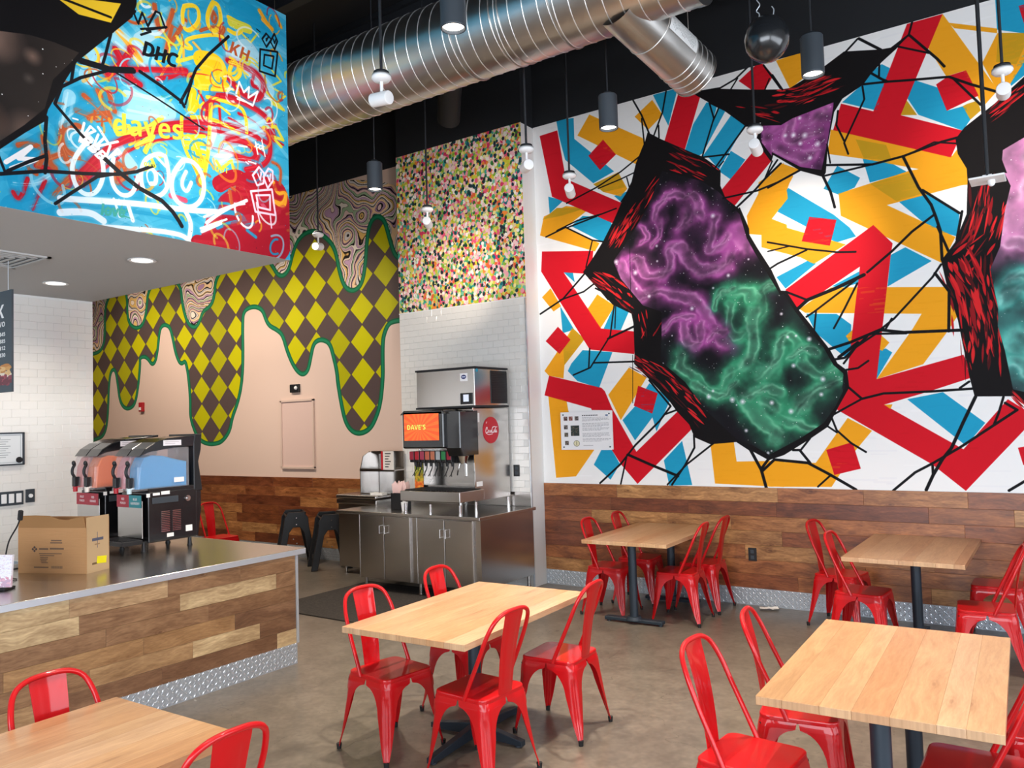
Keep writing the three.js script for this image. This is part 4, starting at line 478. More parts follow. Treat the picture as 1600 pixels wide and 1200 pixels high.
// ---------- service counter ----------
{
  const c = thing('service_counter', 'long counter fronted with mixed brown wood planks above tread plate', 'counter', [0, 0, 0]);
  mesh('body', bx(1.85, 0.843, 5.72, -6.005, 0.4215, -1.38), M.whiteWall, c);
  const tones = woodMats([0xe2c094, 0xb8906a, 0xd2ac7e, 0x9c7658, 0xf0d6a8, 0xc89e6e, 0xac8460, 0xdcb688], OAK, 0.5);
  plankRun(c, -4.235, 1.47, 0.158, 6, 0.1142, tones, true, -5.08, 0.02, [0.45, 1.0]);
  mesh('kick_plate', uvMetres(bx(0.016, 0.158, 5.72, -5.066, 0.079, -1.38), (x, y, z) => [z, y]), M.tread, c);
  { const b = mesh('tread_bars', lozenges(3.4, 0.158), M.treadBar, c); b.userData.kind = 'stuff'; b.rotation.y = Math.PI / 2; b.position.set(-5.0575, 0.079, -2.54); }
  mesh('corner_trim', bx(0.03, 0.682, 0.02, -5.066, 0.501, -4.245), M.alu, c);
  const t = thing('steel_worktop', 'brushed stainless steel countertop on the plank-fronted counter', 'countertop', [0, 0, 0]);
  mesh('worktop', rbx(1.98, 0.044, 5.9, 0.006, -6.03, 0.868, -1.38), M.steel, t);
  mesh('edge_lip', [bx(0.006, 0.04, 5.88, -5.037, 0.868, -1.38), bx(1.96, 0.04, 0.006, -6.03, 0.868, -4.333)], M.alu, t);
}
// ---------- slush machines ----------
function label3(w, h, draw, px = 256) { return canvasTex(px, Math.max(8, Math.round(px * h / w)), draw); }
function slush(x, z, lab, colors, tag) {
  const t = thing('slush_machine', lab, 'drink machine', [x, 0.89, z], 0, 'twin slush machines on the counter');
  const W = 0.39, D = 0.5;
  mesh('body', [rbx(W, 0.40, D - 0.06, 0.01, 0, 0.275, -D / 2 - 0.02), prism([[-D / 2, 0.075], [D / 2 - 0.06, 0.075], [D / 2 - 0.07, 0.46], [D / 2 - 0.06, 0.5], [-D / 2 + 0.02, 0.5], [-D / 2 - 0.03, 0.55], [-D / 2 - 0.03, 0.3]], W - 0.01, 0.006).rotateY(-Math.PI / 2).translate(0, 0, -D / 2)], M.blackGloss, t);
  const rear = mesh('rear_housing', prism([[-0.07, 0.46], [0.0, 0.46], [0.0, 0.86], [-0.015, 0.93], [-0.07, 0.93], [-0.06, 0.8], [-0.035, 0.7], [-0.05, 0.6]], W, 0.005).rotateY(-Math.PI / 2).translate(0, 0, -D + 0.03), M.black, t); void rear;
  mesh('front_panel', rbx(W - 0.03, 0.3, 0.008, 0.003, 0, 0.26, -0.012), M.steel, t);
  const sg = canvasTex(512, 128, (g, w, h) => { tag.forEach(([c, a, b], i) => { g.fillStyle = c; g.fillRect(i * w / 2, 0, w / 2, h); g.fillStyle = '#f3e9ea'; g.font = 'bold 34px sans-serif'; g.textAlign = 'center'; g.fillText(a, w / 4 + i * w / 2, 54); g.fillText(b, w / 4 + i * w / 2, 96); }); });
  mesh('flavour_sign', bx(W - 0.03, 0.1, 0.006, 0, 0.405, -0.004), [M.black, M.black, M.black, M.black, std(0xffffff, 0.5, 0, { map: sg }), M.black], t);
  mesh('drip_tray', [rbx(W - 0.02, 0.035, 0.17, 0.006, 0, 0.085, 0.075), ...[...Array(9).keys()].map((i) => bx(0.012, 0.008, 0.15, -0.15 + i * 0.0375, 0.106, 0.075))], M.black, t);
  for (const [fx, fz] of [[-0.16, -0.03], [0.16, -0.03], [-0.16, -0.44], [0.16, -0.44]]) mesh('leg', [cyl(0.014, 0.018, 0.08, fx, 0.04, fz, 12), cyl(0.022, 0.022, 0.01, fx, 0.005, fz, 12)], M.black, t);
  // side vents, dial, stickers
  for (const vz of [-0.2, -0.3]) for (let k = 0; k < 12; k++) mesh('vent_slat', bx(0.004, 0.007, 0.075, W / 2 + 0.002, 0.15 + k * 0.0145, vz), M.chrome, t);
  mesh('side_plate', rbx(0.006, 0.05, 0.23, 0.002, W / 2 + 0.003, 0.405, -0.2), M.charcoal, t);
  mesh('dial', [cylX(0.024, 0.012, W / 2 + 0.006, 0.4, -0.4), cylX(0.013, 0.02, W / 2 + 0.012, 0.4, -0.4)], M.chrome, t);
  for (const [y, zz, w, h] of [[0.452, -0.05, 0.03, 0.03], [0.457, -0.12, 0.06, 0.02], [0.462, -0.2, 0.075, 0.028], [0.15, -0.41, 0.06, 0.05], [0.115, -0.24, 0.06, 0.03]]) mesh('sticker', bx(0.002, h, w, W / 2 + 0.004, y, zz), M.paper, t);
  // two bowls: clear shell, slush inside, lid, tap
  for (let i = 0; i < 2; i++) {
    const bxp = i ? 0.097 : -0.097, b = new THREE.Group(); b.name = 'bowl'; t.add(b); b.position.set(bxp, 0.5, 0);
    const prof = (o) => [[-0.03 - o, 0.0 + o], [0.42 + o * -1, 0.0 + o], [0.42 - o, 0.315 - o], [0.4 - o, 0.33 - o], [0.06 + o, 0.30 - o], [0.01 + o, 0.255 - o], [-0.015 + o, 0.18], [-0.02 + o, 0.05 + o]].map(([a, y]) => [a, y]);
    const shellM = phys(0xfaf6f7, { roughness: 0.16, transmission: 0.86, thickness: 0, ior: 1.3 });
    mesh('clear_shell', prism(prof(0), 0.178, 0.012).rotateY(Math.PI / 2), shellM, b);
    const fillM = phys(colors[i], { roughness: 0.55, clearcoat: 0.4 });
    mesh('slush', prism([[-0.005, 0.012], [0.405, 0.012], [0.405, 0.2], [0.3, 0.225], [0.2, 0.255], [0.1, 0.265], [0.045, 0.25], [0.01, 0.18], [-0.003, 0.06]], 0.152, 0.008).rotateY(Math.PI / 2), fillM, b);
    mesh('lid', prism([[-0.005, 0.275], [0.04, 0.325], [0.12, 0.372], [0.24, 0.402], [0.44, 0.416], [0.475, 0.41], [0.475, 0.335], [0.3, 0.336], [0.07, 0.306]], 0.188, 0.006).rotateY(Math.PI / 2), M.blackGloss, b);
    const w = canvasTex(64, 32, (g) => { g.fillStyle = '#e9e6ea'; g.fillRect(0, 0, 64, 32); g.fillStyle = '#bdb7bf'; g.fillRect(6, 8, 50, 4); g.fillRect(6, 18, 36, 4); });
    mesh('lid_sticker', bx(0.005, 0.045, 0.16, 0.095, 0.368, -0.27), std(0xffffff, 0.4, 0, { map: w }), b);
    if (i) mesh('maker_badge', rbx(0.006, 0.04, 0.09, 0.002, 0.092, 0.06, -0.33), M.white, b);
    const tap = mesh('tap', [rbx(0.045, 0.085, 0.05, 0.008, 0, 0.055, 0.045), tube([[0, 0.09, 0.055], [0, 0.13, 0.075], [0, 0.17, 0.072], [0, 0.205, 0.055], [0, 0.222, 0.068]], 0.013, 16, 8), new THREE.SphereGeometry(0.02, 10, 8).scale(0.8, 1.1, 0.8).translate(0, 0.215, 0.064)], M.black, b);
    mesh('nozzle', [cyl(0.02, 0.018, 0.05, 0, -0.005, 0.05, 14), cyl(0.024, 0.024, 0.015, 0, 0.012, 0.03, 12)], i ? std([0xf2e8dc, 0xdff1f4][tag[1][0] === '#2e8f98' ? 1 : 0], 0.3) : std(0xb81424, 0.35), tap);
  }
  return t;
}
slush(-6.935, -3.57, 'black twin slush machine with orange drink, next to the cardboard box and tiled wall', [0xe08a86, 0xee7426], [['#b03040', 'FRUIT', 'PUNCH'], ['#b03040', 'RED', 'ORANGE']]);
slush(-6.285, -3.57, 'black twin slush machine with a bowl of bright blue drink', [0xe08a94, 0x009cdc], [['#b03040', 'RED', 'PUNCH'], ['#2e8f98', 'BLUE', 'RASPBERRY']]);
// ---------- cardboard box ----------
{
  const t = thing('cardboard_box', 'open brown cardboard box with printed side and yellow sticker on steel counter', 'box', [-5.845, 0.89, -2.765], Math.atan2(0.205, 0.535));
  // local x: along the front; front face at z = 0, box goes back to -0.21
  const print = canvasTex(512, 320, (g, w, h) => {
    g.fillStyle = '#b58658'; g.fillRect(0, 0, w, h); for (let i = 0; i < 400; i++) { g.fillStyle = `rgba(${R() < 0.5 ? '150,108,66' : '196,152,108'},0.18)`; g.fillRect(R() * w, R() * h, rr(20, 160), 1.5); }
    g.fillStyle = '#4d3f3a'; g.save(); g.translate(125, 150); g.rotate(Math.PI / 4); for (const [a, b] of [[-16, -16], [2, -16], [-16, 2], [2, 2]]) g.fillRect(a, b, 14, 14); g.restore();
    g.globalAlpha = 0.7; for (const [x, y, ww, hh] of [[160, 142, 70, 12], [240, 140, 60, 12], [300, 140, 46, 12], [250, 84, 80, 9], [244, 100, 90, 9], [160, 178, 170, 6], [165, 192, 110, 6], [168, 206, 60, 6], [168, 218, 56, 6], [172, 230, 44, 6], [176, 242, 50, 6]]) g.fillRect(x, y, ww, hh);
    g.fillRect(120, 274, 110, 9); g.globalAlpha = 0.9; for (let i = 0; i < 22; i++) g.fillRect(250 + i * 4, 268, 1 + (i * 7 % 3), 18);
  });
  const sidePrint = canvasTex(256, 384, (g, w, h) => { g.fillStyle = '#c2a47c'; g.fillRect(0, 0, w, h); g.fillStyle = '#55586a'; g.fillRect(60, 150, 130, 20); g.fillRect(118, 110, 6, 110); g.fillStyle = '#9a7a56'; g.fillRect(90, 190, 60, 8); g.fillStyle = '#6e5638'; g.fillRect(60, 318, 60, 14); });
  const P = [M.card, M.card, M.card, M.card, M.card, M.card], T = 0.005;
  mesh('front_wall', bx(0.57, 0.315, T, 0, 0.1575, 0), M.card, t);
  mesh('printed_face', bx(0.568, 0.313, 0.001, 0, 0.1575, T / 2 + 0.0006), [M.card, M.card, M.card, M.card, std(0xffffff, 0.9, 0, { map: print }), M.card], t); void P;
  mesh('back_wall', bx(0.57, 0.37, T, 0, 0.185, -0.21), M.card, t);
  mesh('side_wall', bx(T, 0.37, 0.21, -0.2825, 0.185, -0.105), M.card, t);
  mesh('side_wall', bx(T, 0.385, 0.21, 0.2825, 0.1925, -0.105), [std(0xffffff, 0.9, 0, { map: sidePrint }), M.card, M.card, M.card, M.card, M.card], t);
  mesh('bottom', bx(0.565, 0.004, 0.2, 0, 0.003, -0.105), M.card, t);
  const torn = mesh('front_flap', prism([[-0.283, 0], [0.275, 0], [0.27, 0.035], [0.25, 0.075], [0.2, 0.072], [0.12, 0.055], [0.05, 0.06], [-0.03, 0.085], [-0.15, 0.088], [-0.283, 0.085]], 0.004), std(0x9c7145, 0.9), t); torn.position.set(0, 0.313, 0.0); torn.rotation.x = -0.12;
  mesh('shipping_sticker', rbx(0.002, 0.05, 0.09, 0.0008, 0.2862, 0.09, -0.13), std(0xf2e600, 0.5), t).rotation.x = -0.1;
}
{
  const t = thing('counter_card', 'white pink printed card stand on the steel counter in front of the box', 'sign', [-5.62, 0.89, -2.25], 0.5);
  const tx = canvasTex(256, 256, (g, w, h) => { g.fillStyle = '#efedf2'; g.fillRect(0, 0, w, h); for (let i = 0; i < 900; i++) { g.fillStyle = ['#d9d3e4', '#c9c4dc', '#e7dbe8', '#d8b8cc'][i % 4]; g.fillRect(R() * w, R() * h * (0.4 + 0.6 * R()), rr(2, 9), rr(1, 4)); } for (let i = 0; i < 120; i++) { g.fillStyle = ['#e0b4c4', '#d79ab0', '#c8a8c0'][i % 3]; g.beginPath(); g.arc(R() * w, h - R() * h * 0.35, rr(4, 14), 0, 7); g.fill(); } });
  mesh('card', rbx(0.36, 0.2, 0.02, 0.003, 0, 0.12, 0), std(0xffffff, 0.45, 0, { map: tx }), t).rotation.x = -0.1;
  mesh('stand_foot', rbx(0.3, 0.015, 0.1, 0.003, 0, 0.0085, -0.03), M.black, t);
}
{
  const t = thing('gooseneck_microphone', 'thin black gooseneck microphone standing beside the cardboard box', 'microphone', [-5.93, 0.89, -2.5], 0);
  mesh('base', cyl(0.035, 0.04, 0.02, 0, 0.01, 0, 20), M.black, t);
  mesh('neck', tube([[0, 0.02, 0], [0.0, 0.12, 0.0], [0.03, 0.25, -0.01], [0.11, 0.36, -0.03], [0.13, 0.4, -0.035]], 0.005, 30, 8), M.black, t);
  const h = mesh('microphone_head', rbx(0.028, 0.07, 0.028, 0.008, 0, 0, 0), M.rubber, t); h.position.set(0.137, 0.43, -0.037); h.rotation.z = -0.2;
  mesh('cable', tube([[0, 0.006, 0.03], [0.08, 0.005, 0.06], [0.14, 0.005, 0.02], [0.1, 0.005, -0.03], [0.02, 0.005, -0.03]], 0.003, 30, 6), M.rubber, t);
}
{
  const t = thing('grey_tray', 'grey metal tray lying on the counter behind the box', 'tray', [-6.55, 0.89, -2.55], 0);
  mesh('tray_base', rbx(0.5, 0.012, 0.5, 0.004, 0, 0.006, 0), M.charcoal, t); mesh('rim', [bx(0.5, 0.03, 0.01, 0, 0.02, 0.245), bx(0.5, 0.03, 0.01, 0, 0.02, -0.245), bx(0.01, 0.03, 0.5, 0.245, 0.02, 0), bx(0.01, 0.03, 0.5, -0.245, 0.02, 0)], M.alu, t);
}
// ---------- kitchen wall and soffit fittings ----------
{
  const t = thing('framed_certificate', 'framed grey certificate with black round seal on white tiled wall', 'certificate', [XK + 0.008, 1.735, -3.36]);
  const tx = canvasTex(256, 192, (g, w, h) => { g.fillStyle = '#dfe3e5'; g.fillRect(0, 0, w, h); g.strokeStyle = '#aab2b6'; g.lineWidth = 3; g.strokeRect(10, 10, w - 20, h - 20); g.fillStyle = '#9aa2a6'; for (let i = 0; i < 9; i++) g.fillRect(40 + (i % 3) * 9, 34 + i * 14, 150 - (i % 3) * 22, 4); g.beginPath(); g.arc(128, 26, 7, 0, 7); g.fill(); });
  mesh('certificate', bx(0.01, 0.28, 0.4, 0.006, 0, 0), [std(0xffffff, 0.35, 0, { map: tx }), M.white, M.white, M.white, M.white, M.white], t);
  mesh('frame', [bx(0.02, 0.014, 0.43, 0.01, 0.147, 0), bx(0.02, 0.014, 0.43, 0.01, -0.147, 0), bx(0.02, 0.3, 0.014, 0.01, 0, 0.21), bx(0.02, 0.3, 0.014, 0.01, 0, -0.21)], M.charcoal, t);
  mesh('seal', cylX(0.028, 0.008, 0.016, -0.105, -0.17), M.black, t);
}
{
  const t = thing('switch_bank', 'row of white light switches in a dark wall plate', 'switch', [XK + 0.008, 1.275, -3.4]);
  mesh('plate', rbx(0.012, 0.13, 0.34, 0.003, 0.004, 0, 0), M.charcoal, t); for (let i = 0; i < 5; i++) mesh('rocker', rbx(0.012, 0.085, 0.045, 0.003, 0.01, 0, -0.128 + i * 0.064), M.white, t);
  const u = thing('wall_outlet', 'grey wall outlet with round knob beside the switch row on white tiles', 'outlet', [XK + 0.008, 1.285, -3.63]);
  mesh('plate', rbx(0.012, 0.125, 0.08, 0.003, 0.004, 0, 0), M.charcoal, u); mesh('knob', cylX(0.018, 0.02, 0.014, 0.0, 0), M.white, u);
}
{
  const t = thing('menu_board', 'dark slate menu board with white prices and food photo hung from soffit', 'menu board', [-6.5, 0, -2.79], 0);
  const tx = canvasTex(512, 640, (g, w, h) => {
    g.fillStyle = '#3a4a54'; g.fillRect(0, 0, w, h); g.fillStyle = '#f4f6f6'; g.font = 'bold 120px sans-serif'; g.textAlign = 'right'; g.fillText('K', w - 70, 170); g.font = 'bold 44px sans-serif'; g.fillText('AVO', w - 60, 225);
    g.font = 'bold 34px sans-serif'; ['$45', '$85', '$12', '$30'].forEach((s, i) => g.fillText(s, w - 58, 285 + i * 44)); g.font = '28px sans-serif';
    for (let i = 0; i < 200; i++) { const y = rr(470, 590); g.fillStyle = y < 520 ? ['#d9a05a', '#c88440', '#e6bd80'][i % 3] : y < 535 ? '#ece0cc' : ['#8e3a4a', '#b04a5a', '#6e2c3a'][i % 3]; g.beginPath(); g.ellipse(R() * w, y, rr(12, 36), rr(8, 18), 0, 0, 7); g.fill(); }
  });
  mesh('board', bx(0.9, 0.775, 0.015, -0.44, 2.575, 0), [M.charcoal, M.charcoal, M.charcoal, M.charcoal, std(0xffffff, 0.5, 0, { map: tx }), M.charcoal], t);
  for (const x of [-0.06, -0.82]) mesh('wire', rod([x, 2.96, 0], [x, 3.2, 0], 0.003, 6), M.alu, t);
}
function downlight(x, z, label) {
  const t = thing('recessed_downlight', label, 'light', [x, YS, z], 0, 'recessed lights in the kitchen soffit');
  mesh('trim_ring', lathe([[0.075, 0], [0.1, -0.002], [0.104, -0.007], [0.1, -0.01], [0.08, -0.008], [0.075, 0]], 32), M.white, t);
  mesh('light_disc', cyl(0.078, 0.078, 0.004, 0, -0.004, 0, 28), std(0xffffff, 0.5, 0, { emissive: 0xfff2e2, emissiveIntensity: 3.2 }), t);
  const l = new THREE.SpotLight(0xfff1e0, 4.5, 0, 1.2, 0.7); l.name = 'downlight_beam'; l.position.set(x, YS - 0.012, z); l.target.position.set(x, 0, z); l.castShadow = true; l.shadow.radius = 3; scene.add(l, l.target);
}
downlight(-5.87, -3.46, 'glowing recessed downlight in grey soffit nearer the graffiti face');
downlight(-7.296, -3.49, 'glowing recessed downlight in grey soffit nearer the tiled wall');
{
  const t = thing('air_diffuser', 'square white louvred air diffuser in the grey soffit', 'air vent', [-6.55, YS, -2.66]);
  mesh('frame', [bx(0.6, 0.012, 0.03, 0, -0.006, 0.285), bx(0.6, 0.012, 0.03, 0, -0.006, -0.285), bx(0.03, 0.012, 0.6, 0.285, -0.006, 0), bx(0.03, 0.012, 0.6, -0.285, -0.006, 0)], M.ceilingGrey, t);
  for (let i = 1; i < 5; i++) { const s = 0.56 - i * 0.11; mesh('louvre', [bx(s, 0.008, 0.02, 0, -0.008, s / 2), bx(s, 0.008, 0.02, 0, -0.008, -s / 2), bx(0.02, 0.008, s, s / 2, -0.008, 0), bx(0.02, 0.008, s, -s / 2, -0.008, 0)], M.ceilingGrey, t); }
  mesh('core', bx(0.56, 0.004, 0.56, 0, -0.001, 0), M.charcoal, t);
}
// ---------- drinks station ----------
{
  const t = thing('drinks_cabinet', 'stainless steel drinks cabinet with four doors under the soda machine', 'cabinet', [0, 0, 0]);
  mesh('body', bx(1.7, 0.71, 0.97, -5.765, 0.5, -6.965), M.steel, t);
  const D = [[-6.62, -6.24], [-6.236, -5.857], [-5.76, -5.374], [-5.37, -5.003]];
  D.forEach(([a, b], i) => {
    const d = mesh('door', rbx(b - a - 0.006, 0.69, 0.02, 0.004, (a + b) / 2, 0.495, -6.47), M.steel, t), hx = i & 1 ? a + 0.035 : b - 0.035;
    mesh('handle', [rod([hx, 0.74, -6.455], [hx, 0.74, -6.425], 0.005, 8), rod([hx, 0.66, -6.455], [hx, 0.66, -6.425], 0.005, 8), rod([hx, 0.655, -6.425], [hx, 0.745, -6.425], 0.006, 8)], M.chrome, d);
  });
  for (const x of [-6.617, -5.86, -5.757, -5.0]) mesh('edge_strip', bx(0.006, 0.7, 0.006, x, 0.5, -6.458), M.chrome, t);
  for (const [x, z] of [[-6.58, -6.52], [-4.96, -6.52], [-4.96, -7.4], [-6.58, -7.4], [-5.77, -6.52]]) mesh('leg', [cyl(0.02, 0.02, 0.12, x, 0.085, z, 14), cyl(0.026, 0.02, 0.03, x, 0.015, z, 14)], M.steel, t);
  const w = thing('steel_worktop', 'stainless steel worktop with splashback under the soda machine', 'countertop');
  mesh('worktop', rbx(2.07, 0.035, 1.045, 0.006, -5.915, 0.8725, -6.9425), M.steel, w);
  const sp = thing('steel_splashback', 'low stainless steel splashback on the white pier behind the soda machine', 'splashback'); mesh('panel', rbx(2.0, 0.16, 0.014, 0.003, -5.93, 0.972, -7.453), M.steel, sp);
}
{
  const t = thing('condiment_cabinet', 'steel waste and condiment cabinet left of the drinks cabinet', 'cabinet', [0, 0, 0]);
  mesh('body', bx(0.66, 0.78, 0.56, -7.315, 0.48, -7.39), M.steel, t);
  mesh('rim', [rbx(0.7, 0.06, 0.6, 0.012, -7.315, 0.905, -7.39), rbx(0.71, 0.05, 0.62, 0.02, -7.315, 0.965, -7.39)], M.steel, t);
  for (const [x, z] of [[-7.58, -7.16], [-7.02, -7.16], [-7.58, -7.62], [-7.02, -7.62]]) mesh('leg', cyl(0.018, 0.018, 0.09, x, 0.045, z, 12), M.steel, t);
  const s = thing('condiment_shelf', 'steel two-tier lid rack with red and white sign on the condiment cabinet', 'shelf', [-7.1, 0.99, -7.34]);
  mesh('back_panel', prism([[-0.3, 0], [0.3, 0], [0.3, 0.53], [-0.25, 0.53], [-0.285, 0.515], [-0.3, 0.48]], 0.012), M.steel, s).position.set(0, 0, -0.09);
  mesh('shelf_board', [bx(0.6, 0.012, 0.17, 0, 0.3, 0), bx(0.6, 0.035, 0.008, 0, 0.3, 0.085)], M.steel, s);
  mesh('side_panel', prism([[-0.09, 0], [0.085, 0], [0.085, 0.3], [0.03, 0.47], [-0.09, 0.53]], 0.01).rotateY(-Math.PI / 2).translate(-0.295, 0, 0), M.steel, s); mesh('divider', bx(0.01, 0.5, 0.14, 0.0, 0.25, -0.02), M.steel, s); mesh('base_board', bx(0.6, 0.012, 0.18, 0, 0.006, 0), M.steel, s);
  const tx = canvasTex(192, 256, (g, w, h) => { g.fillStyle = '#ece4dc'; g.fillRect(0, 0, w, h); g.fillStyle = '#c4202c'; g.fillRect(0, 0, 30, h); g.fillStyle = '#3a3634'; for (let i = 0; i < 6; i++) g.fillRect(60, 26 + i * 36, 90 - (i % 3) * 18, 14); });
  mesh('sign', bx(0.21, 0.23, 0.006, 0.19, 0.42, 0.094), [M.white, M.white, M.white, M.white, std(0xffffff, 0.5, 0, { map: tx }), M.white], s);
}
{
  const t = thing('napkin_holder', 'black holder stuffed with pale pink napkins beside the soda machine', 'napkin holder', [-6.24, 0.89, -6.75]);
  mesh('holder', [bx(0.16, 0.19, 0.006, 0, 0.095, 0.077), bx(0.16, 0.19, 0.006, 0, 0.095, -0.077), bx(0.006, 0.19, 0.16, -0.077, 0.095, 0), bx(0.006, 0.19, 0.16, 0.077, 0.095, 0), bx(0.16, 0.006, 0.16, 0, 0.004, 0)], M.black, t);
  const nm = std(0xe6c2bb, 0.85); for (let i = 0; i < 9; i++) { const n = mesh('napkin', prism([[-0.035, 0], [0.035, 0], [0.04, 0.2], [0.01, 0.25], [-0.03, 0.22]], 0.012, 0.003), nm, t); n.position.set(rr(-0.035, 0.035), 0.07, rr(-0.045, 0.045)); n.rotation.set(rr(-0.15, 0.2), rr(-0.8, 0.8), rr(-0.32, 0.32)); }
  const c = thing('straw_cup', 'small white cup with straw wrappers next to the napkin holder', 'cup', [-6.07, 0.89, -6.62]); mesh('cup', lathe([[0, 0], [0.03, 0], [0.04, 0.1], [0.037, 0.1], [0.028, 0.005], [0, 0.005]], 20), M.white, c); mesh('wrapper', [rod([0, 0.01, 0], [0.02, 0.17, 0.01], 0.006, 6), rod([0.01, 0.01, 0], [-0.02, 0.15, 0.01], 0.006, 6)], M.paper, c);
  const p = thing('paper_stack', 'short stack of white paper trays on the condiment cabinet', 'paper', [-7.0, 0.99, -7.17]); mesh('sheets', [0, 1, 2, 3].map((i) => bx(0.2, 0.006, 0.09, rr(-0.004, 0.004), 0.0035 + i * 0.007, 0)), M.paper, p);
}
{
  const t = thing('soda_fountain', 'tall stainless soda fountain with lit screen and round red emblem', 'drink machine', [0, 0.89, 0]);
  const x0 = -5.97, x1 = -5.175, z0 = -7.4, z1 = -6.76, cx = (x0 + x1) / 2, W = x1 - x0;
  mesh('body', [bx(W - 0.04, 0.98, 0.48, cx, 0.615, z0 + 0.24), bx(W - 0.04, 0.15, 0.19, cx, 0.205, z1 - 0.1), bx(0.03, 0.55, 0.19, x0 + 0.035, 0.83, z1 - 0.1), bx(W - 0.04, 0.06, 0.19, cx, 1.07, z1 - 0.1)], M.steel, t);
  mesh('side_panel', rbx(0.02, 0.99, z1 - z0, 0.003, x1 - 0.01, 0.615, (z0 + z1) / 2), M.steel, t); mesh('side_panel', rbx(0.02, 0.99, z1 - z0, 0.003, x0 + 0.01, 0.615, (z0 + z1) / 2), M.steel, t);
  mesh('edge_strip', bx(0.01, 1.0, 0.012, x1 - 0.004, 0.615, z1 + 0.004), M.chrome, t);
  mesh('drip_tray', [rbx(0.82, 0.11, 0.42, 0.008, -5.51, 0.195, -6.6)], M.steel, t);
  mesh('tray_grille', [...Array(22).keys()].map((i) => bx(0.012, 0.01, 0.34, -5.88 + i * 0.036, 0.255, -6.6)), M.black, t);
  for (const [x, z] of [[-5.9, -6.45], [-5.15, -6.45], [-5.21, -6.8], [-5.21, -7.4], [-5.9, -7.4], [-5.55, -6.45]]) mesh('leg', [cyl(0.016, 0.016, 0.1, x, 0.06, z, 12), cyl(0.022, 0.022, 0.02, x, 0.01, z, 12)], M.chrome, t);
  mesh('backsplash', bx(W - 0.06, 0.36, 0.01, cx, 0.45, z1 - 0.19), M.steel, t);
  // display head
  const hx0 = -5.94, hx1 = -5.36;
  mesh('display_housing', [rbx(hx1 - hx0, 0.41, 0.3, 0.02, (hx0 + hx1) / 2, 0.9, -6.62), prism([[-0.1, 0.62], [0.16, 0.62], [0.2, 0.7], [0.2, 1.07], [-0.1, 1.08]], 0.2, 0.01).rotateY(-Math.PI / 2).translate(-5.27, 0, -6.72), prism([[-0.32, 1.06], [0.32, 1.06], [0.28, 1.09], [0, 1.1], [-0.28, 1.09]], 0.3).translate((hx0 + hx1) / 2, 0, -6.62)], M.blackGloss, t);
  const scr = canvasTex(768, 512, (g, w, h) => {
    g.fillStyle = '#f2541a'; g.fillRect(0, 0, w, h); const cxx = w * 0.45, cyy = h * 0.55;
    for (let i = 0; i < 36; i += 2) { g.fillStyle = 'rgba(255,130,40,0.5)'; g.beginPath(); g.moveTo(cxx, cyy); g.arc(cxx, cyy, 900, i * Math.PI / 18, (i + 1) * Math.PI / 18); g.fill(); }
    for (let i = 0; i < 60; i++) { g.fillStyle = 'rgba(214,50,16,0.2)'; g.fillRect(R() * w, R() * h, rr(20, 120), rr(2, 8)); }
    g.font = 'bold 128px sans-serif'; g.textBaseline = 'middle'; g.strokeStyle = '#8a5a10'; g.lineWidth = 10; g.strokeText("DAVE'S", 60, h * 0.5); g.fillStyle = '#f6e860'; g.fillText("DAVE'S", 60, h * 0.5);
  });
  mesh('display_screen', bx(0.49, 0.285, 0.006, (hx0 + hx1) / 2 - 0.01, 0.925, -6.467), [M.black, M.black, M.black, M.black, std(0x111111, 0.25, 0, { emissive: 0xffffff, emissiveMap: scr, emissiveIntensity: 0.85 }), M.black], t);
  const sl = new THREE.RectAreaLight(0xff6a30, 0.7, 0.48, 0.28); sl.name = 'screen_glow'; sl.position.set((hx0 + hx1) / 2, 1.81, -6.455); sl.rotation.y = Math.PI; scene.add(sl);
  // valves
  const tags = [0xa02038, 0xc22030, 0xb03a54, 0xd06a50, 0xcf7a5a, 0xb9bdbf, 0x2e8a4c];
  mesh('valve_bar', bx(0.6, 0.06, 0.08, -5.66, 0.56, -6.72), M.black, t);
  for (let i = 0; i < 8; i++) {
    const x = -5.925 + i * 0.075, v = mesh('valve', [rbx(0.062, 0.12, 0.12, 0.008, x, 0.6, -6.66), cyl(0.02, 0.014, 0.06, x, 0.525, -6.66, 12)], M.black, t);
    mesh('flavour_badge', rbx(0.056, 0.09, 0.008, 0.003, x, 0.615, -6.596), std(tags[i % 7], 0.35), v);
    mesh('lever', tube([[x, 0.53, -6.68], [x, 0.47, -6.67], [x, 0.43, -6.64], [x, 0.405, -6.63]], 0.006, 12, 6), M.black, v); mesh('lever_fork', [rod([x, 0.415, -6.635], [x - 0.015, 0.39, -6.62], 0.005, 6), rod([x, 0.415, -6.635], [x + 0.015, 0.39, -6.62], 0.005, 6)], M.black, v);
  }
  mesh('ice_chute', [cyl(0.07, 0.035, 0.09, -5.27, 0.57, -6.68, 20), tube([[-5.3, 0.53, -6.66], [-5.31, 0.46, -6.64], [-5.29, 0.41, -6.6]], 0.008, 12, 6), rbx(0.03, 0.14, 0.02, 0.006, -5.22, 0.46, -6.66)], M.chrome, t);
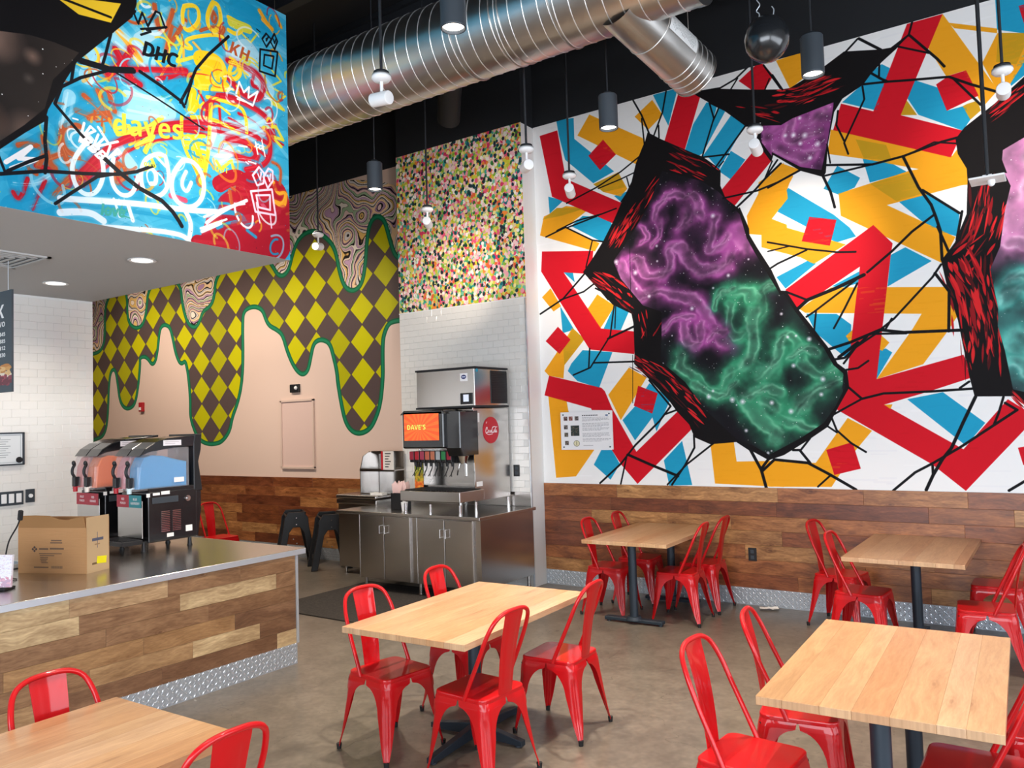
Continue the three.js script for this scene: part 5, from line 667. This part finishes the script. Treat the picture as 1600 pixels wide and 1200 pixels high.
  // stickers and emblem on the side panel
  const em = canvasTex(512, 512, (g, w, h) => {
    g.fillStyle = '#c8102a'; g.fillRect(0, 0, w, h); g.fillStyle = 'rgba(255,255,255,0.8)'; g.beginPath(); g.ellipse(110, 110, 28, 10, -0.8, 0, 7); g.fill();
    g.strokeStyle = g.fillStyle = '#fff'; g.lineCap = g.lineJoin = 'round';
    const S = (wd, d) => { g.lineWidth = wd; g.stroke(new Path2D(d)); };
    g.save(); g.translate(256, 262); g.scale(0.92, 1.1); g.translate(-256, -256);                                   // script lettering
    S(17, 'M120 205 C92 190 62 235 64 272 C66 312 104 306 128 282'); S(13, 'M160 250 C138 248 134 292 152 292 C172 292 178 252 160 250'); S(13, 'M214 256 C196 246 184 292 202 292 C212 292 220 284 226 274'); S(13, 'M262 258 C244 246 230 290 246 293 C258 293 264 268 264 256 C262 276 264 296 278 288');
    S(17, 'M338 200 C306 188 284 236 286 268 C288 306 320 304 344 280'); S(13, 'M366 250 C346 248 342 292 358 292 C378 292 382 252 366 250'); S(13, 'M394 292 C386 262 410 210 416 206 C422 206 398 262 400 284 C402 296 414 290 418 282'); S(13, 'M446 258 C428 246 416 290 430 293 C442 293 448 268 448 256 C446 276 450 296 464 288');
    S(11, 'M84 300 C150 350 240 318 300 322'); S(11, 'M128 216 C120 236 110 240 104 232'); S(12, 'M338 200 C380 176 430 214 472 196'); g.restore();
  });
  const disc = new THREE.CylinderGeometry(0.145, 0.145, 0.004, 40);
  { const uv = disc.attributes.uv, p = disc.attributes.position; for (let i = 0; i < p.count; i++) uv.setXY(i, 0.5 + p.getX(i) / 0.29, 0.5 - p.getZ(i) / 0.29); }
  const e = mesh('round_emblem', disc, std(0xffffff, 0.35, 0, { map: em }), t); e.rotation.set(Math.PI / 2, 0, -Math.PI / 2, 'YXZ'); e.rotation.set(0, 0, 0); e.quaternion.setFromRotationMatrix(new THREE.Matrix4().makeBasis(V(0, 0, -1), V(1, 0, 0), V(0, -1, 0))); e.position.set(x1 + 0.003, 0.87, -7.06);
  for (const [y, z, h, w] of [[1.01, -6.82, 0.1, 0.07], [0.3, -6.83, 0.05, 0.1], [0.19, -6.83, 0.1, 0.1]]) mesh('sticker', bx(0.003, h, w, x1 + 0.002, y, z), M.paper, t);
  mesh('lock', cylX(0.012, 0.01, x1 + 0.004, 0.83, -6.82), M.chrome, t);
  const lem = canvasTex(128, 320, (g, w, h) => { g.fillStyle = '#7d8a2a'; g.fillRect(0, 0, w, h); for (let i = 0; i < 260; i++) { const y = R() * h; g.fillStyle = y < 150 ? ['#8f9a34', '#b9b23c', '#5f7a2a', '#d8cc5a'][i % 4] : y < 220 ? ['#d8b83a', '#c9a02e', '#8f8a30'][i % 3] : ['#e87a2a', '#d85a24', '#f0a040'][i % 3]; g.beginPath(); g.ellipse(R() * w, y, rr(4, 16), rr(6, 22), R(), 0, 7); g.fill(); } g.fillStyle = '#2a221e'; g.fillRect(20, 50, 80, 40); });
  mesh('drink_poster', bx(0.13, 0.36, 0.006, -6.0 + 0.06, 0.4, -6.73), [M.black, M.black, M.black, M.black, std(0xffffff, 0.4, 0, { map: lem }), M.black], t);
}
{
  const t = thing('ice_maker', 'stainless steel ice maker with black side grille on top of the soda machine', 'ice machine', [0, 2.006, 0]);
  const x0 = -5.945, x1 = -5.13, z0 = -7.33, z1 = -6.73, cx = (x0 + x1) / 2, cz = (z0 + z1) / 2, W = x1 - x0, D = z1 - z0;
  mesh('casing', rbx(W, 0.4, D, 0.006, cx, 0.22, cz), M.steel, t);
  mesh('top_edge', [bx(W + 0.02, 0.02, D + 0.02, cx, 0.43, cz), bx(W + 0.02, 0.02, D + 0.02, cx, 0.012, cz)], M.darkMetal, t);
  mesh('grille', bx(0.008, 0.36, 0.3, x1 + 0.003, 0.225, z0 + 0.16), M.black, t);
  for (let i = 0; i < 18; i++) mesh('grille_slat', bx(0.012, 0.008, 0.28, x1 + 0.011, 0.065 + i * 0.0185, z0 + 0.16), M.black, t).rotation.z = 0.0;
  const b = canvasTex(128, 96, (g, w, h) => { g.fillStyle = '#e8e8ee'; g.fillRect(0, 0, w, h); g.fillStyle = '#1c2a6a'; g.beginPath(); g.ellipse(64, 44, 44, 26, 0, 0, 7); g.fill(); g.fillStyle = '#c9d2e8'; g.fillRect(34, 38, 60, 12); });
  mesh('brand_badge', bx(0.1, 0.085, 0.004, -5.27, 0.33, z1 + 0.003), [M.white, M.white, M.white, M.white, std(0xffffff, 0.4, 0, { map: b }), M.white], t);
  const pnl = mesh('control_panel', rbx(0.16, 0.12, 0.01, 0.004, -5.24, 0.1, z1 + 0.005), M.black, t);
  mesh('control_screen', bx(0.07, 0.075, 0.004, -5.24, 0.105, z1 + 0.012), std(0xcdd4e6, 0.3, 0, { emissive: 0xb8c4e0, emissiveIntensity: 0.35 }), pnl);
  mesh('round_sticker', cylX(0.018, 0.004, x1 + 0.002, 0.4, z1 - 0.045), std(0x2aa4c4, 0.4), t);
}
{
  const t = thing('floor_mat', 'dark brown floor mat in front of the drinks cabinet', 'mat', [-5.92, 0, -6.1]);
  const fuzz = dataTex(256, 256, (x, y) => { const k = 0.75 + 0.5 * (fbm(x / 4, y / 4, 3) - 0.5) + 0.2 * (N128(x, y) - 0.5); return [255 * clamp(k), 250 * clamp(k), 245 * clamp(k)]; });
  fuzz.repeat.set(2, 2); mesh('mat_pile', rbx(1.9, 0.012, 1.5, 0.004, 0, 0.0065, 0), std(0x3d3732, 0.95, 0, { map: fuzz }), t);
}
function highChair(x, z, turn, label) {
  const t = thing('stacking_high_chair', label, 'high chair', [x, 0, z], turn, 'black high chairs by the wood wall');
  for (const s of [-1, 1]) {
    const sh = new THREE.Shape([[-0.26, 0], [-0.19, 0], [-0.125, 0.32], [-0.1, 0.44], [-0.05, 0.51], [0.05, 0.51], [0.1, 0.44], [0.125, 0.32], [0.19, 0], [0.26, 0], [0.16, 0.5], [0.15, 0.62], [0.1, 0.7], [-0.1, 0.7], [-0.15, 0.62], [-0.165, 0.5]].map((p) => new THREE.Vector2(...p)));
    mesh('side_frame', new THREE.ExtrudeGeometry(sh, { depth: 0.035, bevelEnabled: true, bevelSize: 0.006, bevelThickness: 0.006, bevelSegments: 2 }).rotateY(Math.PI / 2).translate(s * 0.2 - 0.0175, 0.008, 0), M.black, t);
  }
  mesh('seat', rbx(0.36, 0.03, 0.24, 0.008, 0, 0.56, 0), M.black, t); mesh('backrest', rbx(0.36, 0.16, 0.025, 0.008, 0, 0.63, -0.12), M.black, t); mesh('safety_bar', [rod([-0.2, 0.66, 0.12], [0.2, 0.66, 0.12], 0.014, 10)], M.black, t);
  for (const zz of [-0.2, 0.2]) mesh('stretcher', rbx(0.38, 0.05, 0.025, 0.006, 0, 0.14, zz), M.black, t);
  for (const s of [-1, 1]) for (const yy of [0.3, 0.55, 0.64]) mesh('bolt', cylX(0.008, 0.006, s * 0.226, yy, 0.0), M.chrome, t);
  return t;
}
highChair(-8.74, -7.32, -0.6, 'black plastic high chair by the wood wall, further from the condiment cabinet');
highChair(-8.06, -7.32, -0.6, 'black plastic high chair by the wood wall, next to the condiment cabinet');
// ---------- wall fittings on the back wall ----------
{
  const t = thing('fire_alarm', 'small red fire alarm strobe on the cream wall under the drips', 'alarm', [-13.12, 2.29, ZB]);
  mesh('housing', rbx(0.11, 0.16, 0.05, 0.008, 0, 0, 0.026), std(0xb01420, 0.4), t); mesh('strobe', rbx(0.05, 0.05, 0.02, 0.004, 0, -0.03, 0.055), std(0xf2f0ea, 0.2), t);
  const p = thing('access_panel', 'tall framed access panel painted into the cream wall', 'panel', [-9.11, 1.76, ZB]);
  mesh('door', bx(0.66, 0.94, 0.012, 0, 0, 0.007), std(0xdcbfb4, 0.55), p); mesh('frame', [bx(0.72, 0.03, 0.03, 0, 0.485, 0.015), bx(0.72, 0.03, 0.03, 0, -0.485, 0.015), bx(0.03, 0.98, 0.03, 0.345, 0, 0.015), bx(0.03, 0.98, 0.03, -0.345, 0, 0.015)], std(0xd8bfb0, 0.5), p);
  const d = thing('wall_sensor', 'small black wall device with white dome above the access panel', 'sensor', [-9.14, 2.42, ZB]);
  mesh('housing', rbx(0.19, 0.12, 0.04, 0.008, 0, 0, 0.021), M.black, d); mesh('dome', new THREE.SphereGeometry(0.028, 16, 10).translate(0.045, 0.005, 0.042), M.white, d);
  const o = thing('wall_outlet', 'black wall outlet on the white pier beside the soda machine', 'outlet', [-5.12, 1.29, PZ + 0.005]);
  mesh('plate', rbx(0.08, 0.13, 0.01, 0.003, 0, 0, 0.005), M.black, o); mesh('socket', [rbx(0.035, 0.035, 0.008, 0.003, 0, 0.027, 0.009), rbx(0.035, 0.035, 0.008, 0.003, 0, -0.027, 0.009)], M.charcoal, o);
  const q = thing('wall_outlet', 'black wall outlet set into the wood planks under the mural', 'outlet', [-2.549, 0.49, ZB + 0.017]);
  mesh('plate', rbx(0.08, 0.125, 0.01, 0.003, 0, 0, 0.005), M.black, q); mesh('socket', [rbx(0.035, 0.035, 0.008, 0.003, 0, 0.027, 0.009), rbx(0.035, 0.035, 0.008, 0.003, 0, -0.027, 0.009)], M.charcoal, q);
}
{
  const t = thing('wall_placard', 'white placard with small photos and text screwed onto the mural', 'placard', [-4.34, 1.72, ZB]);
  const tx = canvasTex(640, 480, (g, w, h) => {
    g.fillStyle = '#eeeef0'; g.fillRect(0, 0, w, h); const ph = [[40, 56, '#54302e'], [106, 56, '#8a4a44'], [180, 56, '#4a4244'], [40, 166, '#3e3434'], [44, 262, '#4e4436'], [48, 366, '#4e423c']];
    for (const [x, y, c] of ph) { g.fillStyle = c; g.fillRect(x, y, 48, 52); for (let i = 0; i < 14; i++) { g.fillStyle = ['rgba(230,210,190,0.5)', 'rgba(10,8,8,0.5)'][i % 2]; g.fillRect(x + R() * 36, y + R() * 40, rr(4, 12), rr(4, 12)); } }
    g.fillStyle = '#26302c'; g.fillRect(126, 172, 108, 132); for (let i = 0; i < 60; i++) { g.fillStyle = ['#46524a', '#161c1a', '#6a5a4a', '#2e3a36'][i % 4]; g.fillRect(126 + R() * 90, 172 + R() * 116, rr(5, 18), rr(5, 18)); }
    g.strokeStyle = '#5a5a40'; g.lineWidth = 5; g.fillStyle = '#ded8b4'; g.beginPath(); g.arc(196, 400, 36, 0, 7); g.fill(); g.stroke(); g.fillStyle = '#6a6440'; g.fillRect(192, 376, 8, 48);
    g.fillStyle = '#3a3a40'; g.font = 'bold 24px sans-serif'; for (let i = 0; i < 9; i++) g.fillRect(274 + i * 22, 42, 15, 14); g.fillStyle = '#8c8c94';
    for (const [y0, n] of [[74, 4], [146, 4], [206, 3], [272, 4], [342, 3]]) for (let i = 0; i < n; i++) for (let x = 274; x < 590 - (i === n - 1 ? 90 : 0);) { const L = rr(10, 40); g.fillRect(x, y0 + i * 14, L, 5); x += L + 6; }
    g.fillRect(280, 424, 120, 6); g.fillStyle = '#3c5a8a'; g.fillRect(560, 44, 30, 18);
  });
  mesh('board', bx(0.65, 0.42, 0.012, 0, 0, 0.018), [M.white, M.white, M.white, M.white, std(0xffffff, 0.3, 0, { map: tx }), M.white], t);
  for (const [x, y] of [[-0.29, 0.18], [0.29, 0.18], [-0.29, -0.18], [0.29, -0.18]]) mesh('screw', cylZ(0.009, 0.03, x, y, 0.013, 12), M.charcoal, t);
}
{
  const t = thing('paper_scrap', 'crumpled white paper scrap on the floor by the tread plate skirting', 'litter', [-2.38, 0, -7.6], 0.4);
  const g = new THREE.PlaneGeometry(0.17, 0.09, 6, 4).rotateX(-Math.PI / 2); const p = g.attributes.position; for (let i = 0; i < p.count; i++) p.setY(i, 0.006 + 0.02 * N64(p.getX(i) * 40 + 9, p.getZ(i) * 40 + 9)); g.computeVertexNormals();
  mesh('paper', g, std(0xf0eeea, 0.85, 0, { side: THREE.DoubleSide }), t);
}
// ---------- duct ----------
{
  const t = thing('spiral_duct', 'large galvanised spiral duct hung under the black ceiling', 'duct', [0, 0, 0]);
  const DR = 0.305, DY = 4.664, DZ = -4.568, X1 = -1.69, X0 = -9.5;
  mesh('pipe', new THREE.CylinderGeometry(DR, DR, X1 - X0, 64, 1, true).rotateZ(Math.PI / 2).translate((X0 + X1) / 2, DY, DZ), M.galv, t);
  const pitch = 0.112, turns = (X1 - X0) / pitch;                     // raised spiral seam
  class Helix extends THREE.Curve { getPoint(u) { const a = u * turns * 2 * Math.PI; return V(X0 + (X1 - X0) * u, DY + (DR + 0.0005) * Math.sin(a), DZ + (DR + 0.0005) * Math.cos(a)); } }
  mesh('spiral_seam', new THREE.TubeGeometry(new Helix(), Math.round(turns * 28), 0.0045, 5), M.seam, t);
  mesh('end_cap', [cylX(DR + 0.004, 0.05, X1 - 0.02, DY, DZ, 48)], M.galv, t);
  for (const x of [-3.05, -2.98]) mesh('coupling_band', new THREE.TorusGeometry(DR + 0.002, 0.006, 6, 48).rotateY(Math.PI / 2).translate(x, DY, DZ), M.galv, t);
  for (const x of [-3.4, -2.6, -5.6]) mesh('hanger', [tube([[x, 6.2, DZ], [x, DY + DR + 0.1, DZ]], 0.004, 4, 6), new THREE.TorusGeometry(DR + 0.006, 0.005, 5, 40).rotateY(Math.PI / 2).translate(x, DY, DZ)], M.galv, t);
  // branch under the main pipe, dropping towards the mural
  const BR = 0.168, a = V(-2.2, 4.5, -4.5), b = V(-2.01, 4.25, -5.3), d = b.clone().sub(a), q = new THREE.Quaternion().setFromUnitVectors(V(0, 1, 0), d.clone().normalize()), mid = a.clone().add(b).multiplyScalar(0.5), L = d.length();
  const tr = (g) => g.applyQuaternion(q).translate(mid.x, mid.y, mid.z);
  mesh('branch_pipe', tr(new THREE.CylinderGeometry(BR, BR, L, 48, 1, true)), M.galv, t);
  const tag = canvasTex(256, 256, (g, w, h) => { g.fillStyle = '#dfe1e0'; g.fillRect(0, 0, w, h); g.fillStyle = '#9a9c9c'; for (let y = 24; y < 236; y += 12) for (let x = 24; x < 220;) { const l = rr(6, 26); g.fillRect(x, y, l, 4); x += l + 5; } });
  mesh('printed_tag', tr(new THREE.CylinderGeometry(BR + 0.003, BR + 0.003, 0.3, 24, 1, true, 0.1, 1.5).translate(0, 0.06, 0)), std(0xffffff, 0.5, 0, { map: tag, side: THREE.DoubleSide }), t);
  for (const o of [-0.1, 0.22, 0.27, 0.33, 0.39]) mesh('branch_band', tr(new THREE.TorusGeometry(BR + 0.001, 0.0035, 6, 48).rotateX(Math.PI / 2).translate(0, o, 0)), M.seam, t);
  mesh('branch_end', tr(new THREE.TorusGeometry(BR, 0.006, 8, 48).rotateX(Math.PI / 2).translate(0, L / 2, 0)), M.galv, t);
  mesh('hanger', [tube([[-1.95, 4.45, -5.05], [-1.9, 5.2, -4.9], [-1.88, 6.2, -4.9]], 0.003, 10, 5)], M.galv, t);
  mesh('saddle_tap', [cyl(0.16, 0.2, 0.5, 0, 0, 0, 40).rotateX(0.7).translate(-2.47, 5.02, -4.32)], M.galv, t);
}
// ---------- pendants ----------
function pendant(x, z, y, label, power) {
  const t = thing('pendant_light', label, 'pendant light', [x, y, z], 0, 'grey cylinder pendants');
  mesh('lamp_cylinder', lathe([[0.056, 0.02], [0.06, 0.0], [0.066, 0], [0.067, 0.01], [0.067, 0.235], [0.062, 0.242], [0.03, 0.244], [0.028, 0.262], [0.008, 0.264], [0.0, 0.264]], 36), M.charcoal, t);
  mesh('light_lens', cyl(0.057, 0.057, 0.006, 0, 0.02, 0, 28), std(0xffffff, 0.4, 0, { emissive: 0xfff4e4, emissiveIntensity: 5 }), t);
  mesh('stem', cyl(0.006, 0.006, 6.15 - y - 0.26, 0, (6.15 - y + 0.26) / 2, 0, 8), M.darkMetal, t);
  mesh('canopy', cyl(0.06, 0.06, 0.03, 0, 6.15 - y, 0, 20), M.darkMetal, t);
  const l = new THREE.SpotLight(0xfff0de, power, 0, 0.95, 0.8); l.name = 'pendant_beam'; l.position.set(x, y + 0.012, z); l.target.position.set(x, 0, z); l.castShadow = true; l.shadow.radius = 2.5; scene.add(l, l.target);
}
pendant(-2.51, -3.2, 3.9, 'grey cylinder pendant light in front of the spiral duct', 34);
pendant(-4.84, -5.0, 3.9, 'grey cylinder pendant light in front of the drip mural', 34);
pendant(-2.55, -5.0, 3.9, 'grey cylinder pendant light below the spiral duct, before the black wall', 34);
pendant(-1.15, -5.0, 3.9, 'grey cylinder pendant light beside the black balloon', 34);
for (const [x, z, l] of [[-0.2, -3.2, 'over the scuffed table'], [-0.6, -1.3, 'over the aisle behind the camera'], [-2.6, -1.2, 'over the table beside the counter'], [1.6, -3.0, 'nearest the side windows'], [-6.9, -5.6, 'over the floor mat'], [-9.3, -5.9, 'over the chair behind the slush machines']]) pendant(x, z, l.includes('slush') ? 4.3 : l.includes('mat') ? 4.6 : 3.9, 'grey cylinder pendant light ' + l, 17);
// ---------- track spotlights on stems ----------
function spot(x, y, z, aim, label, power, cone = 0.42, drop = 0.14) {
  const t = thing('stem_spotlight', label, 'spotlight', [x, y, z], 0, 'white spotlights on black stems');
  mesh('stem', cyl(0.009, 0.009, 6.18 - y, 0, (6.18 - y) / 2, 0, 10), M.darkMetal, t);
  mesh('stem_cup', lathe([[0.01, 0.03], [0.045, 0.02], [0.05, 0], [0, 0]], 24), M.darkMetal, t);
  mesh('mount_disc', lathe([[0, 0], [0.056, 0], [0.058, -0.02], [0.045, -0.035], [0.02, -0.04], [0, -0.04]], 28), M.white, t);
  mesh('yoke', cyl(0.01, 0.01, drop - 0.04, 0, -0.04 - (drop - 0.06) / 2, 0, 10), M.white, t);
  const dir = V(...aim).sub(V(x, y - drop, z)).normalize(), q = new THREE.Quaternion().setFromUnitVectors(V(0, -1, 0), dir);
  const head = new THREE.Group(); head.name = 'lamp_head'; head.position.set(0, -drop, 0); head.quaternion.copy(q); t.add(head);
  mesh('housing', lathe([[0, 0.06], [0.036, 0.06], [0.04, 0.055], [0.04, -0.07], [0.036, -0.07], [0.034, -0.05]], 28), M.white, head);
  mesh('light_lens', cyl(0.034, 0.034, 0.005, 0, -0.056, 0, 24), std(0xffffff, 0.3, 0, { emissive: 0xffe8c4, emissiveIntensity: 7 }), head);
  const p = V(x, y - drop, z).addScaledVector(dir, 0.072), l = new THREE.SpotLight(0xffeedb, power, 0, cone, 0.75); l.name = 'spot_beam'; l.position.copy(p); l.target.position.set(...aim); l.castShadow = true; l.shadow.radius = 1.5; scene.add(l, l.target);
}
spot(-3.19, 3.9, -3.37, [-5.06, 3.95, -3.35], 'white stem spotlight before the duct, aimed at the graffiti', 7, 0.6);
spot(-3.3, 3.9, -5.72, [-4.15, 3.35, ZB], 'white stem spotlight over the left part of the mural, left of the galaxy', 9);
spot(-3.22, 3.9, -4.95, [-6.0, 4.1, -7.46], 'white stem spotlight in front of the white pier edge', 7);
spot(-4.88, 3.9, -5.74, [-5.9, 3.6, -7.46], 'white stem spotlight before the confetti dots', 5);
spot(-1.72, 3.9, -5.66, [-1.95, 3.35, ZB], 'white stem spotlight before the small purple rock', 9);
spot(-0.2, 3.9, -5.64, [-0.3, 3.9, ZB], 'white stem spotlight next to the rock at the mural end', 6);
spot(-6.4, 3.9, -5.74, [-5.2, 3.2, -2.5], 'white stem spotlight shining towards the room before the swirl painting', 10);
for (const [x, l] of [[-8.6, 'nearest the swirl painting'], [-10.6, 'between its two neighbours'], [-12.6, 'nearest the far left wall']]) spot(x, 4.6, -5.5, [x - 0.3, 2.4, ZB], 'white stem spotlight behind the bulkhead washing the drip wall, ' + l, 12, 1.0);
{
  const t = thing('stem_sensor', 'white square sensor plate on a long black stem', 'sensor', [-0.314, 3.246, -5.7]);
  mesh('stem', cyl(0.012, 0.012, 2.9, 0, 1.46, 0, 12), M.darkMetal, t); mesh('plate', rbx(0.19, 0.012, 0.19, 0.003, 0, 0.004, 0), M.white, t);
  mesh('bracket', [bx(0.02, 0.03, 0.02, 0.015, 0.02, 0), bx(0.02, 0.03, 0.02, -0.015, 0.02, 0)], M.white, t); mesh('sensor_dome', new THREE.SphereGeometry(0.022, 16, 10).scale(1, 1.3, 1).translate(0.02, -0.012, 0), std(0xe8eaec, 0.15), t);
}
{
  const t = thing('black_balloon', 'shiny black balloon hanging by the ceiling above the mural', 'balloon', [-1.242, 3.918, -4.38]);
  mesh('balloon', lathe([[0, 0.122], [0.045, 0.116], [0.085, 0.09], [0.113, 0.045], [0.12, 0], [0.113, -0.05], [0.09, -0.09], [0.055, -0.118], [0.02, -0.132], [0, -0.134]], 40), phys(0x1c1e21, { roughness: 0.22, clearcoat: 0.5, clearcoatRoughness: 0.15 }), t);
  mesh('hook', [tube([[-0.04, 0.115, 0], [-0.035, 0.15, 0], [-0.05, 0.17, 0], [-0.03, 0.2, 0], [-0.045, 0.23, 0]], 0.003, 16, 6), tube([[0.04, 0.115, 0], [0.045, 0.15, 0], [0.035, 0.17, 0]], 0.003, 12, 6)], M.alu, t);
  mesh('string', rod([-0.045, 0.23, 0], [-0.045, 2.26, 0], 0.002, 5), M.alu, t);
}
renderer.render(scene, camera);
